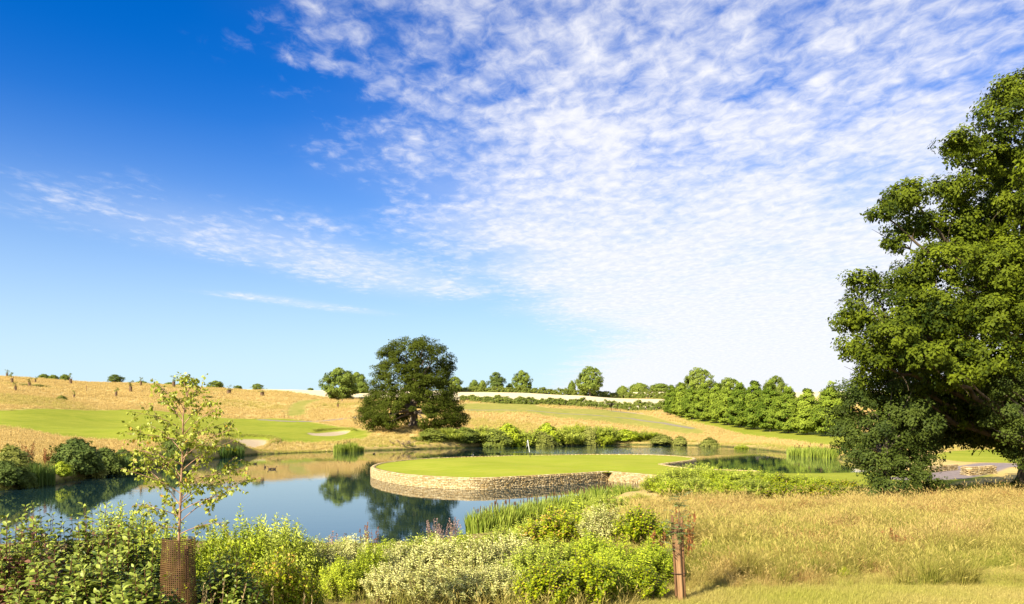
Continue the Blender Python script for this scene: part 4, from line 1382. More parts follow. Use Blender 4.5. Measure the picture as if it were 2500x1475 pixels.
# the belt of bushes in front of the lawn
BELT = [(1612, 1166, 45, 40), (1660, 1150, 44, 46), (1705, 1140, 45, 44), (1752, 1152, 44, 46), (1800, 1153, 44, 46), (1850, 1157, 43.5, 46), (1905, 1163, 43, 48), (1960, 1168, 42.5, 46), (2012, 1176, 42, 44), (2062, 1180, 41.5, 44),
        (1640, 1180, 41, 40), (1700, 1176, 40.5, 44), (1768, 1180, 40, 46), (1838, 1180, 40, 50), (1905, 1186, 39.5, 46), (1985, 1190, 39.5, 44), (2050, 1192, 39.5, 40)]
BL = ['at the dry grass end of the back row', 'second from the dry grass in the back row', 'with the tall spray in front of the dark notch', 'fourth in the back row of the belt', 'in the middle of the back row of the belt',
      'just past the middle of the back row', 'fourth from the evergreen in the back row', 'third from the evergreen in the back row', 'second from the evergreen in the back row', 'of the back row touching the evergreen',
      'at the dry grass end of the front row', 'second from the dry grass in the front row', 'in the front row above the red dock', 'dense and dark-footed, middle of the front row', 'past the middle of the front row',
      'yellowish in the front row near the evergreen', 'of the front row tucked against the evergreen']
for i, ((p, top, Y, hw), lab) in enumerate(zip(BELT, BL)):
    k = ['fine', 'pale', 'pale', 'fine', 'pale', 'fine', 'haz', 'fine', 'haz', 'haz', 'fine', 'pale', 'fine', 'pale', 'haz', 'haz', 'haz'][i]
    put_shrub(nms[k], kinds[k][i % 2], p, top - 10, Y, 'bush before the lawn, ' + lab, hw * 1.25, 'bushes in front of the lawn')

# red-stemmed dogwoods in the corner: single leaves for those that show largest
one = leaf_hex(np.zeros((1, 3)), np.array([[0, 1., 0]]), np.array([[0, 0, 1.]]), 1.0, .56, fold=.10, droop=.22)
LEAF1 = mk_mesh('dogwood_leaf', one[0], [one[1], one[2]], {'v': np.full(8, .5)})
LEAF1.materials.append(ML_dog)


def frame_mat(p, d, n, L, Wd=None):
    d = d / np.linalg.norm(d)
    s = np.cross(d, n); s /= max(np.linalg.norm(s), 1e-9)
    n = np.cross(s, d)
    k = L if Wd is None else Wd
    M = np.eye(4)
    M[:3, 0] = s * k; M[:3, 1] = d * L; M[:3, 2] = n * L; M[:3, 3] = p
    return Matrix(M.tolist())


def dogwood(p, top, Y, R, label, seed, nleaf=300, nst=140, pairs=18):
    g = on_ground(p, Y)
    H = HC + (HY - top) / FPX * Y - g[2]
    P, D, N, LL, WW, paths = stem_shrub(seed, H, R, nst, pairs, .084, .046, rough=.30, upright=.5, z0=.12, spread=.75)
    t = thing('dogwood_shrub', label, 'shrub', g, 'red-stemmed dogwoods')
    Vs, Fs = tubes(paths, 4)
    link('stems', mk_mesh('dogwood_stems', Vs, [Fs]), M_redstem, t, kind='stuff')
    score = -P[:, 1] * .8 + P[:, 2] * .6
    order = np.argsort(-score)
    for i in order[:nleaf]:
        o = link('leaf', LEAF1, None, t)
        o.matrix_local = frame_mat(P[i], D[i], N[i], LL[i], LL[i] * .95)
    i = order[nleaf:]
    r = np.random.default_rng(seed)
    V, Q, T = leaf_hex(P[i], D[i], N[i], LL[i], WW[i], droop=.22)
    link('leaves', mk_mesh('dogwood_leaves', V, [Q, T], {'v': np.repeat(r.uniform(0, 1, len(i)), 8)}), ML_dog, t, kind='stuff')


for a in [(25, 1268, 7.6, .50, 'red-stemmed dogwood in the bottom corner of the view', 1), (95, 1246, 8.6, .52, 'red-stemmed dogwood with the high tips nearest the corner', 2),
          (215, 1240, 8.8, .55, 'tallest red-stemmed dogwood, its tips against the brown reflections', 3), (325, 1268, 8.5, .50, 'red-stemmed dogwood just beside the birch guard, back row', 4),
          (120, 1352, 7.1, .44, 'low front dogwood near the corner with large leaves', 5), (262, 1350, 7.1, .46, 'low front dogwood next to the birch guard with large leaves', 6),
          (352, 1395, 6.8, .34, 'lowest front dogwood, leaves touching the mesh guard', 7), (545, 1362, 8.3, .46, 'dogwood on the far side of the birch guard, leaves in shade', 8)]:
    dogwood(*a)


# --- reeds
def reed_mesh(seed, H, R, n, heads=0, wd=.022, bend=.25):
    r = np.random.default_rng(seed)
    V, Q, T, v = [], [], [], []
    off = 0
    for i in range(n):
        th = r.uniform(0, 6.28); rho = R * np.sqrt(r.uniform(0, 1))
        b = np.array([np.cos(th) * rho, np.sin(th) * rho, 0])
        h = H * r.uniform(.6, 1.05) * (1 - .25 * (rho / R) ** 2)
        ln = unit(np.array([np.cos(th), np.sin(th), 0]) * .6 + np.append(r.normal(0, .5, 2), 0) + np.array([.5, 0, 0])) * bend * h * r.uniform(.1, 1)
        az = r.uniform(0, np.pi)
        s = np.array([np.cos(az), np.sin(az), 0]) * wd * .5
        ts = [0, .35, .7, 1]
        c = [b + ln * t ** 2.2 + np.array([0, 0, h * t * (1 - .08 * t)]) for t in ts]
        w_ = [1, 1, .75]
        for k in range(3):
            V += [c[k] - s * w_[k], c[k] + s * w_[k]]
        V.append(c[3])
        Q += [[off, off + 1, off + 3, off + 2], [off + 2, off + 3, off + 5, off + 4]]
        T.append([off + 4, off + 5, off + 6])
        v += [r.uniform(0, 1)] * 7
        off += 7
    me = mk_mesh('reed_blades', np.array(V), [np.array(Q), np.array(T)], {'v': np.array(v)})
    hd = []
    for i in range(heads):
        th = r.uniform(0, 6.28); rho = R * np.sqrt(r.uniform(0, 1)) * .9
        b = np.array([np.cos(th) * rho, np.sin(th) * rho, 0]); h = H * r.uniform(.8, 1.0)
        e = b + np.array([r.normal(0, .06), r.normal(0, .06), h])
        hd.append((np.array([b, b * .3 + e * .7, b * .14 + e * .86, b * .13 + e * .87, e * .98 + b * .02, e]), np.array([.006, .005, .005, .016, .016, .003])))
    hm = None
    if hd:
        Vh_, Fh_ = tubes(hd, 5)
        hm = mk_mesh('cattail_heads', Vh_, [Fh_])
        hm.materials.append(ML_head)
    return me, hm


R_near = reed_mesh(81, 1.0, .6, 520, 9, .034, .30)
R_near[0].materials.append(ML_reed)
R_deep = reed_mesh(82, 1.0, .55, 420, 0, .03, .22)
R_deep[0].materials.append(ML_reedd)
R_light = reed_mesh(83, 1.0, .6, 420, 8, .03, .2)
R_light[0].materials.append(ML_reed)


def put_reeds(proto, p, top, base, Y, hw, label, group='reed beds', name='reed_clump'):
    X = px(p, Y)
    zb = HC + (HY - base) / FPX * Y if base else float(height(np.array([X]), np.array([float(Y)]))[0])
    zb = max(zb, -.25)
    h = HC + (HY - top) / FPX * Y - zb
    s = hw / FPX * Y / .6
    t = thing(name, label, 'reeds', (X, Y, zb), group, (p * .13) % 6.28, (s, s, h))
    link('blades', proto[0], None, t, kind='stuff')
    if proto[1]:
        link('seed_heads', proto[1], None, t, kind='stuff')


for a in [(R_near, 1172, 1232, None, 33.0, 36, 'upright reed clump standing furthest out before the open blue water'), (R_near, 1218, 1216, None, 33.5, 42, 'tallest upright reed clump beside the open blue water'),
          (R_near, 1262, 1214, None, 35.0, 40, 'reed clump just behind the tallest one, over the wall reflection'), (R_near, 1312, 1204, None, 37.0, 40, 'reed clump with brown cattails under the middle of the island wall'),
          (R_near, 1362, 1196, None, 39.0, 40, 'reed clump under the island wall, third from its corner'), (R_near, 1412, 1188, None, 41.5, 40, 'reed clump under the island wall, second from its corner'),
          (R_near, 1465, 1178, None, 45.0, 40, 'reed clump right below the island wall corner'), (R_near, 1520, 1172, None, 48.0, 38, 'reed clump in front of the pale wall end'),
          (R_deep, 82, 1112, 1187, 60.0, 24, 'dark green reed clump at the water edge below the pale bank bush'), (R_deep, 112, 1116, 1184, 61.0, 22, 'dark green reed clump at the tip of the near bank beside the open water'),
          (R_deep, 300, 1104, 1152, 76.5, 30, 'shaded reed clump under the dense dark bank bush'), (R_deep, 335, 1112, 1148, 79.0, 22, 'small shaded reed clump at the end of the dark bank, by the birch'),
          (R_deep, 418, 1092, 1140, 93.0, 34, 'reed clump seen through the lower birch leaves'), (R_deep, 540, 1074, 1122, 113.0, 26, 'tall dark reed clump below the long bunker, behind the birch edge'),
          (R_deep, 572, 1078, 1120, 117.0, 26, 'dark reed clump below the long bunker, farther from the birch'),
          (R_light, 830, 1076, 1105, 139.0, 16, 'green reed clump on the far shore below the small bunker'), (R_light, 858, 1072, 1105, 140.0, 18, 'green reed clump with brown tips on the far shore beside the first one'),
          (R_light, 880, 1084, 1104, 142.0, 8, 'thin sprig of reeds ending the far shore clump'),
          (R_light, 1945, 1084, 1120, 122.0, 24, 'bright reed clump at the pond end, open water side'), (R_light, 1985, 1080, 1124, 116.0, 26, 'bright reed clump at the pond end against the evergreen'),
          (R_light, 2025, 1082, 1126, 112.0, 26, 'bright reed clump half hidden behind the evergreen leaves')]:
    put_reeds(*a)

# --- bushes on the far bank
bk = [(.0, .62, .62), (.25, .66, .66), (.55, .58, .58), (.8, .38, .38), (.95, .16, .16), (1.0, .03, .03)]


def bank_bush(seed, mat, n=150, size=.085, flat=.8):
    V, F, v, C = profile_crown(bk, n, .14, 62, size, seed, noise=.42, flat=flat, inner=.25, lob=5)
    cm = mk_mesh('bank_bush_leaves', V, [F], {'v': v}); cm.materials.append(mat)
    r = np.random.default_rng(seed)
    paths = [(bez([0, 0, -.05], [c[0] * .3, c[1] * .3, c[2] * .5], c, 4), np.linspace(.014, .004, 4)) for c in C[:14]]
    Vs, Fs = tubes(paths, 3)
    sm = mk_mesh('bank_bush_stems', Vs, [Fs]); sm.materials.append(M_stem)
    return cm, sm


B_green = bank_bush(91, ML_fine); B_pale = bank_bush(92, ML_pale); B_dark = bank_bush(93, ML_hedge); B_olive = bank_bush(94, ML_bank)
B_deep = bank_bush(95, ML_fard, 190, .075)
BB = [
    (B_dark, 1052, 1048, 163, 30, 'dark green shrub starting the far-bank thicket beside the oak'), (B_pale, 1092, 1045, 166, 34, 'pale leafy shrub, second in the far-bank thicket'),
    (B_dark, 1135, 1046, 168, 40, 'round dark shrub in the far-bank thicket'), (B_pale, 1185, 1040, 172, 40, 'feathery pale shrub in the far-bank thicket'),
    (B_dark, 1205, 1052, 170, 34, 'darker shrub at the front of the far-bank thicket'), (B_green, 1240, 1038, 176, 38, 'light green shrub behind the flagstick side of the thicket'),
    (B_pale, 1282, 1046, 178, 34, 'pale shrub directly behind the flagstick'), (B_olive, 1318, 1056, 179, 34, 'brownish olive shrub beside the flagstick near the water'),
    (B_green, 1335, 1036, 185, 34, 'light green shrub at the back of the thicket past the flagstick'), (B_pale, 1385, 1040, 187, 36, 'silvery shrub at the middle of the far thicket'),
    (B_green, 1412, 1034, 192, 30, 'small bright shrub topping the far thicket'), (B_olive, 1436, 1046, 188, 28, 'brownish shrub in the far thicket'),
    (B_pale, 1470, 1038, 195, 38, 'white-tinged shrub in the far thicket'), (B_green, 1460, 1056, 190, 34, 'green shrub at the water in front of the white-tinged one'),
    (B_green, 1525, 1050, 196, 40, 'fresh green shrub near the end of the far thicket'), (B_green, 1570, 1050, 196, 38, 'bright green shrub, last large one of the far thicket'),
    (B_olive, 1618, 1062, 190, 22, 'lone round bush after the end of the thicket'), (B_olive, 1660, 1066, 187, 20, 'second lone grassy bush on the far shore'),
    (B_olive, 1732, 1070, 178, 20, 'third lone grassy bush on the far shore towards the avenue'), (B_green, 1810, 1084, 160, 14, 'tiny green plant on the far shore below the avenue'),
    (B_deep, 185, 1072, 68.6, 62, 'dense dark dome-shaped bush on the near left bank of the pond'), (B_olive, 218, 1104, 70.2, 36, 'lighter olive growth at the foot of the dense dark bank bush'),
    (B_deep, 256, 1094, 74, 46, 'dark bush joined to the dense dome bush on its water side'), (B_olive, 26, 1092, 60, 56, 'olive leafy bush at the picture edge on the pond bank'),
    (B_deep, 10, 1125, 57, 50, 'shaded bush low on the bank at the picture edge'), (B_deep, 58, 1140, 58.6, 30, 'shaded low plant at the water under the bank'),
    (B_green, 150, 1128, 65, 26, 'low green growth on the waterline beside the dark reeds'), (B_deep, 300, 1098, 79, 40, 'dark waterline bush between dome bush and birch'), (B_deep, 340, 1108, 83, 30, 'small dark waterline bush beside the birch'),
    (B_deep, 425, 1070, 97, 40, 'dark bush behind the middle of the birch'), (B_olive, 62, 944, 262, 14, 'olive scrub patch low on the dry hill, first'), (B_olive, 92, 940, 268, 16, 'olive scrub patch low on the dry hill between two saplings'),
    (B_olive, 508, 970, 300, 14, 'olive scrub patch on the dry hill past the birch'), (B_olive, 150, 966, 222, 10, 'tiny scrub patch on the dry hill below the bent sapling'),
]
SWAP = {id(B_green): S_fine, id(B_pale): S_pale}
for i, (pr_, p, top, Y, hw, lab) in enumerate(BB):
    if Y > 140 and i % 3 != 2:
        pr_ = SWAP.get(id(pr_), [pr_, pr_])[i % 2]
        hw = hw * 1.35
    if Y < 110:
        ex = hw / FPX * Y / .66
    g = on_ground(p, float(Y))
    h = max(HC + (HY - top) / FPX * Y - g[2], .6)
    s = hw / FPX * Y / .62
    t = thing('bank_bush', lab, 'bush', (g[0], g[1], g[2] - .05), 'bushes round the pond and hill', ((i * 1.7) % 1.4) - .7, (s, s, h))
    link('stems', pr_[1], None, t, kind='stuff')
    link('leaves', pr_[0], None, t, kind='stuff')


# --- dock, loosestrife
def spire(seed, n, H, R, per, size, mat, base_mat):
    r = np.random.default_rng(seed)
    P, D, N, S, paths = [], [], [], [], []
    for i in range(n):
        b = np.append(r.normal(0, R * .35, 2), 0)
        e = b + np.append(r.normal(0, R * .6, 2), H * r.uniform(.65, 1.05))
        pts = bez(b, (b + e) / 2 + np.append(r.normal(0, .03, 2), 0), e, 5)
        paths.append((pts, np.linspace(.008, .003, 5)))
        t = r.uniform(.35, 1, per)[:, None]
        q0 = b + (e - b) * t
        d = unit(r.normal(size=(per, 3)) + np.array([0, 0, .5]))
        P.append(q0 + d * .02 * (1.4 - t)); D.append(d); N.append(unit(r.normal(size=(per, 3)))); S.append(size * r.uniform(.6, 1.3, per))
    P = np.concatenate(P); D = np.concatenate(D); N = np.concatenate(N); S = np.concatenate(S)
    V, F = leaf_quads(P, D, N, S, S * .7)
    me = mk_mesh('spire_seeds', V, [F], {'v': np.repeat(r.uniform(0, 1, len(P)), 4)}); me.materials.append(mat)
    Vs, Fs = tubes(paths, 3)
    sm = mk_mesh('spire_stems', Vs, [Fs]); sm.materials.append(base_mat)
    return me, sm


D_dock = spire(101, 9, 1.0, .22, 60, .05, ML_dock, M_redstem)
D_pink = spire(102, 10, 1.0, .25, 60, .045, ML_pink, M_grnstem)
for i, (pr_, nm, cat, p, top, Y, s, lab) in enumerate([
        (D_dock, 'dock_plant', 'dock', 1712, 1222, 33, .8, 'rust-red dock clump before the bush belt, nearer the staked sapling'), (D_dock, 'dock_plant', 'dock', 1735, 1228, 31, .8, 'rust-red dock clump between two others before the bush belt'),
        (D_dock, 'dock_plant', 'dock', 1776, 1224, 30, 1.0, 'largest rust-red dock clump before the bush belt'), (D_dock, 'dock_plant', 'dock', 2170, 1290, 17.5, .9, 'brown dock plant alone in the middle of the long grass'),
        (D_dock, 'dock_plant', 'dock', 2195, 1325, 16.5, .7, 'small brown dock plant beside the lone one in the long grass'), (D_dock, 'dock_plant', 'dock', 1672, 1238, 14.5, .7, 'brown dock spire standing behind the stake tops'),
        (D_dock, 'dock_plant', 'dock', 1605, 1292, 14.0, .8, 'rusty dock plant at the willowy shrub beside the stakes'), (D_dock, 'dock_plant', 'dock', 893, 1276, 21.0, .5, 'tall brown dock spire against the blue water'),
        (D_dock, 'dock_plant', 'dock', 912, 1288, 20.0, .5, 'shorter brown dock spire beside the tall one at the water'), (D_dock, 'dock_plant', 'dock', 70, 1082, 64, 2.0, 'red-brown dock on the pond bank above the dark reeds'),
        (D_dock, 'dock_plant', 'dock', 112, 1094, 66, 1.6, 'red-brown dock on the pond bank near the dome bush'),
        (D_pink, 'loosestrife', 'wildflower', 1055, 1268, 26, .9, 'pink loosestrife over the oak reflection'), (D_pink, 'loosestrife', 'wildflower', 1082, 1280, 25, .8, 'pink loosestrife, lower one next to the oak reflection'),
        (D_pink, 'loosestrife', 'wildflower', 1112, 1266, 26, .9, 'pink loosestrife nearest the reed bed'), (D_pink, 'loosestrife', 'wildflower', 828, 1300, 22, 1.0, 'small pinkish flower spire against the blue water'),
        (D_pink, 'loosestrife', 'wildflower', 985, 1074, 153, 7, 'dull pink flower clump on the far shore below the oak')]):
    g = on_ground(p, float(Y))
    h = max(HC + (HY - top) / FPX * Y - g[2], .5)
    t = thing(nm, lab, cat, (g[0], g[1], g[2] - .03), 'docks' if nm[0] == 'd' else 'loosestrife', i * 1.1, (s, s, h))
    link('stems', pr_[1], None, t, kind='stuff')
    link('seed_heads' if nm[0] == 'd' else 'flowers', pr_[0], None, t, kind='stuff')

# ------------------------------------------------------------------ grasses (uncountable)
def tuft_mesh(name, seed, n, H, R, wd, bend, mat, heads=.3, wind=(.5, .15)):
    r = np.random.default_rng(seed)
    th = r.uniform(0, 6.28, n); rho = R * np.sqrt(r.uniform(0, 1, n))
    b = np.stack([np.cos(th) * rho, np.sin(th) * rho, np.zeros(n) - .03], 1)
    h = H * r.uniform(.45, 1.05, n)
    ln = np.stack([np.cos(th) * .45 + r.normal(0, .45, n) + wind[0], np.sin(th) * .45 + r.normal(0, .45, n) + wind[1], np.zeros(n)], 1) * (bend * h * r.uniform(.2, 1.1, n))[:, None]
    az = r.uniform(0, np.pi, n)
    s = np.stack([np.cos(az), np.sin(az), np.zeros(n)], 1) * wd * .5
    up = np.array([[0, 0, 1.]])
    c = [b + ln * t ** 2 + up * (h * t * (1 - .12 * t))[:, None] for t in (0, .5, 1)]
    V = np.stack([c[0] - s, c[0] + s, c[1] - s * .8, c[1] + s * .8, c[2]], 1)
    hv = np.tile(np.array([0, 0, .5, .5, 1.]), (n, 1))
    o = (np.arange(n) * 5)[:, None]
    Q = o + np.array([[0, 1, 3, 2]]); T = o + np.array([[2, 3, 4]])
    v = np.repeat(r.uniform(0, 1, n), 5)
    V = V.reshape(-1, 3); hv = hv.ravel()
    k = r.uniform(0, 1, n) < heads
    if k.any():
        d = unit(c[2][k] - c[1][k]); m = int(k.sum())
        Vh_, Fh_ = leaf_quads(c[2][k] - d * .02, d, unit(r.normal(size=(m, 3))), H * .16, wd * 2.6)
        Q = np.concatenate([Q, Fh_ + len(V)])
        V = np.concatenate([V, Vh_]); hv = np.concatenate([hv, np.full(len(Vh_), 1.0)]); v = np.concatenate([v, np.full(len(Vh_), .8)])
    me = mk_mesh(name, V, [Q, T], {'v': v, 'h': hv})
    me.materials.append(mat)
    return me


def grass_mat(name, dry_lo, dry_hi, grn_lo, grn_hi, trans=.3):
    m, t, out = new_mat(name)
    tint = t.attr('tint', 'INSTANCER')
    v = t.attr('v'); h = t.attr('h')
    dry = t.mix(v, dry_lo, dry_hi)
    grn = t.mix(v, grn_lo, grn_hi)
    c = t.mix(t.math('MULTIPLY', tint, t.smooth(h, .3, 1.3, 1.0, .45), clamp=True), dry, grn)
    c = t.mix(t.math('MULTIPLY', t.math('MULTIPLY', tint, -1.0), h, clamp=True), c, (0.36, 0.16, 0.05))
    d = t.node('ShaderNodeBsdfPrincipled')
    t.put(d.inputs['Base Color'], c)
    d.inputs['Roughness'].default_value = .7
    d.inputs['Specular IOR Level'].default_value = .1
    tr = t.node('ShaderNodeBsdfTranslucent')
    t.put(tr.inputs['Color'], c)
    mx = t.node('ShaderNodeMixShader')
    mx.inputs[0].default_value = trans
    t.l.new(d.outputs[0], mx.inputs[1]); t.l.new(tr.outputs[0], mx.inputs[2])
    t.l.new(mx.outputs[0], out.inputs['Surface'])
    return m


MG = grass_mat('long_grass', (0.20, 0.125, 0.026), (0.58, 0.42, 0.145), (0.12, 0.155, 0.012), (0.42, 0.42, 0.065))


def scatter(name, label, cat, P, S, tint, tuft, seed=0, tilt=.12):
    r = np.random.default_rng(seed)
    n = len(P)
    me = bpy.data.meshes.new(name)
    me.vertices.add(n)
    me.vertices.foreach_set('co', np.asarray(P, np.float32).ravel())
    rot = np.stack([r.normal(0, tilt, n), r.normal(0, tilt, n), r.uniform(-.9, .9, n)], 1).astype(np.float32)
    a = me.attributes.new('rot', 'FLOAT_VECTOR', 'POINT'); a.data.foreach_set('vector', rot.ravel())
    S = np.asarray(S, np.float32)
    if S.ndim == 1:
        S = np.stack([S, S, S], 1)
    a = me.attributes.new('scl', 'FLOAT_VECTOR', 'POINT'); a.data.foreach_set('vector', S.ravel())
    a = me.attributes.new('tint', 'FLOAT', 'POINT'); a.data.foreach_set('value', np.asarray(tint, np.float32))
    o = link(name, me, None, None, kind='stuff', label=label, category=cat)
    src = bpy.data.objects.new(name + '_tuft', tuft)
    ng = bpy.data.node_groups.new(name, 'GeometryNodeTree')
    ng.interface.new_socket('Geometry', in_out='INPUT', socket_type='NodeSocketGeometry')
    ng.interface.new_socket('Geometry', in_out='OUTPUT', socket_type='NodeSocketGeometry')
    gi = ng.nodes.new('NodeGroupInput'); go = ng.nodes.new('NodeGroupOutput')
    oi = ng.nodes.new('GeometryNodeObjectInfo'); oi.inputs['Object'].default_value = src
    ip = ng.nodes.new('GeometryNodeInstanceOnPoints')
    ar = ng.nodes.new('GeometryNodeInputNamedAttribute'); ar.data_type = 'FLOAT_VECTOR'; ar.inputs['Name'].default_value = 'rot'
    asn = ng.nodes.new('GeometryNodeInputNamedAttribute'); asn.data_type = 'FLOAT_VECTOR'; asn.inputs['Name'].default_value = 'scl'
    er = ng.nodes.new('FunctionNodeEulerToRotation')
    ng.links.new(gi.outputs[0], ip.inputs['Points'])
    ng.links.new(oi.outputs['Geometry'], ip.inputs['Instance'])
    ng.links.new(ar.outputs[0], er.inputs[0]); ng.links.new(er.outputs[0], ip.inputs['Rotation'])
    ng.links.new(asn.outputs[0], ip.inputs['Scale'])
    ng.links.new(ip.outputs[0], go.inputs[0])
    md = o.modifiers.new('scatter', 'NODES'); md.node_group = ng
    return o


def vnoise(x, y, s, seed=0):
    k = np.random.default_rng(seed).uniform(0, 6.28, 8)
    return .5 + .25 * (np.sin(x * s + k[0]) * np.sin(y * s * .9 + k[1]) + np.sin(x * s * 2.1 + y * s * 1.3 + k[2]) * .6 + np.sin(x * s * .6 - y * s * 1.7 + k[3]) * .8 + np.sin(x * s * 3.7 + k[4]) * np.sin(y * s * 3.1 + k[5]) * .4)


# long grass on the near slope
TU_long = tuft_mesh('long_tuft', 111, 36, .68, .15, .0060, .95, MG, .3, (.35, .1))
MG2 = grass_mat('short_turf', (0.42, 0.32, 0.10), (0.68, 0.54, 0.20), (0.27, 0.30, 0.025), (0.50, 0.50, 0.08))
TU_short = tuft_mesh('short_tuft', 112, 30, .15, .14, .006, .6, MG2, .05)
r_ = np.random.default_rng(201)


def near_points(n, p0, p1, y0, y1):
    Y = np.sqrt(r_.uniform(y0 ** 2, y1 ** 2, n))
    X = px(r_.uniform(p0, p1, n), Y)
    return X, Y


X, Y = near_points(46000, 1500, 3000, 12.6, 38.5)
pxx = X / Y * FPX + CX
sdp = poly_sd(POND, X, Y)
keep = (sdp > 1.0) & ~((Y > 33.2 + 1.0 * np.sin(X * .9)) & (pxx < 2090)) & (pxx > 1545 + 70 * np.sin(Y * .5) * .3)
keep &= ~((Y < 12.6 + 4.2 * (vnoise(X, Y, 1.1, 3) - .2)) & (r_.uniform(0, 1, len(X)) < .72))
X, Y = X[keep], Y[keep]
wx = X + 1.2 * np.sin(Y * .7 + X * .3); wy = Y + 1.5 * np.sin(X * .8 + 1)
gr = np.clip((1.15 - .85 * sstep(14, 31, Y)) * (1.9 * vnoise(wx, wy, .8, 4) - .18) + .9 * (vnoise(wx, wy, 2.3, 5) - .5) + r_.normal(0, .12, len(X)), 0, 1)
hs = (.35 + .55 * vnoise(wx, wy, .75, 6) + .45 * vnoise(wx, wy, 2.9, 16)) * (.5 + .5 * sstep(12.5, 17, Y)) * r_.uniform(.6, 1.3, len(X))
hs *= 1 - .55 * sstep(.62, .8, vnoise(wx, wy, .55, 31))
rust = vnoise(wx, wy, 1.5, 33) > .84
gr[rust] = -r_.uniform(.2, .8, int(rust.sum()))
scatter('long_grass', 'tall golden seeding grass covering the slope below the huge oak', 'grass', np.stack([X, Y, height(X, Y)], 1), np.stack([hs * 1.1, hs * 1.1, hs], 1), gr, TU_long, 1, .24)
X, Y = near_points(20000, 1450, 3000, 9.0, 15.0)
g2 = np.clip(.25 + .7 * vnoise(X, Y, 1.3, 8), 0, 1)
scatter('short_grass', 'short worn yellow-green grass along the bottom edge of the slope', 'grass', np.stack([X, Y, height(X, Y)], 1), .6 + .6 * r_.uniform(0, 1, len(X)), g2, TU_short, 2)
X, Y = near_points(9000, -200, 1560, 8.5, 31.0)
g3 = np.clip(vnoise(X, Y, 1.1, 9) * 1.3, 0, 1)
k = (r_.uniform(0, 1, len(X)) < np.where(Y < 13, .55, .9)) & ((Y < 21) | (X / Y * FPX + CX > 1330))
X, Y, g3 = X[k], Y[k], g3[k]
scatter('bank_grass', 'mixed green and dry grass between the shrubs of the near bank', 'grass', np.stack([X, Y, height(X, Y)], 1), .35 + .5 * r_.uniform(0, 1, len(X)), g3, TU_long, 3)

# green tussocks among the long grass
TU_tus = tuft_mesh('tussock', 118, 120, .62, .10, .007, 1.0, MG, .12, (.15, 0))
X, Y = near_points(520, 1640, 2620, 12.8, 24)
k = vnoise(X, Y, 1.1, 21) > .48
X, Y = X[k], Y[k]
scatter('tussock_grass', 'arching green grass tussocks scattered through the golden slope', 'grass', np.stack([X, Y, height(X, Y)], 1), .7 + .6 * r_.uniform(0, 1, len(X)), .55 + .45 * r_.uniform(0, 1, len(X)), TU_tus, 7)

# fringe along the rim of the island green
_seg = np.roll(isl_poly, -1, axis=0) - isl_poly
_ln = np.linalg.norm(_seg, axis=1)
_k = r_.choice(len(isl_poly), 5200, p=_ln / _ln.sum())
_q = isl_poly[_k] + _seg[_k] * r_.uniform(0, 1, (5200, 1))
_nn = np.stack([-_seg[_k][:, 1], _seg[_k][:, 0]], 1) / np.maximum(_ln[_k], 1e-6)[:, None]
_q = _q + _nn * (.13 + .5 * r_.uniform(0, 1, (5200, 1)) ** 2.2)
_k = poly_sd(isl_poly, _q[:, 0], _q[:, 1]) < -.10
_q = _q[_k]
scatter('fringe_grass', 'slightly longer grass fringe along the stone rim of the island green', 'grass', np.c_[_q, np.full(len(_q), ISL_Z + .005)], .35 + .5 * r_.uniform(0, 1, len(_q)), .6 + .4 * r_.uniform(0, 1, len(_q)), TU_short, 9)

# dry grass on the far slopes
MG3 = grass_mat('far_grass', (0.33, 0.225, 0.060), (0.68, 0.51, 0.195), (0.17, 0.205, 0.020), (0.44, 0.44, 0.080))
TU_far = tuft_mesh('far_tuft', 113, 26, .75, .55, .045, .45, MG3, .2)


def far_points(n, y0, y1):
    Y = np.sqrt(r_.uniform(y0 ** 2, y1 ** 2, n))
    X = r_.uniform(-.72, .72, n) * Y
    z = zones(X, Y)
    sdp = poly_sd(POND, X, Y)
    k = (z['fair'] < .45) & (z['field'] < .1) & (z['path'] < .1) & (z['sand'] < .1) & (z['mown'] < .3) & (sdp > .35)
    k &= ~((X > 14) & (Y < 100))
    return X[k], Y[k], sdp[k], z['fair'][k]


XX, YY, TT, SS = [], [], [], []
for n, y0, y1, sc_ in [(34000, 48, 140, .75), (34000, 140, 235, .95), (30000, 235, 400, 1.35)]:
    X, Y, sdp, mo = far_points(n, y0, y1)
    XX.append(X); YY.append(Y)
    t_ = np.clip(.9 * (1 - sstep(.8, 4.5, sdp)) + .75 * sstep(.6, .85, vnoise(X, Y, .045, 12)) * r_.uniform(.2, 1, len(X)), 0, 1)
    TT.append(np.maximum(t_, 1.5 * mo))
    SS.append((1 - 1.2 * mo) * sc_ * r_.uniform(.6, 1.2, len(X)) * (1 - .35 * (1 - sstep(.5, 3, sdp))))
# unmown lips of the bunkers
for cx_, cy_, rx, ry, dep in BUNKERS:
    th = r_.uniform(.12 * np.pi, .88 * np.pi, 900); k = r_.uniform(.99, 1.22, 900)
    XX.append(cx_ + np.cos(th) * rx * k); YY.append(cy_ + np.sin(th) * ry * k)
    TT.append(np.full(900, 1.6)); SS.append(r_.uniform(.25, .5, 900))
X = np.concatenate(XX); Y = np.concatenate(YY)
scatter('dry_grass', 'straw-coloured dry grass on the slopes beyond the pond', 'grass', np.stack([X, Y, height(X, Y)], 1), np.concatenate(SS), np.concatenate(TT), TU_far, 4)

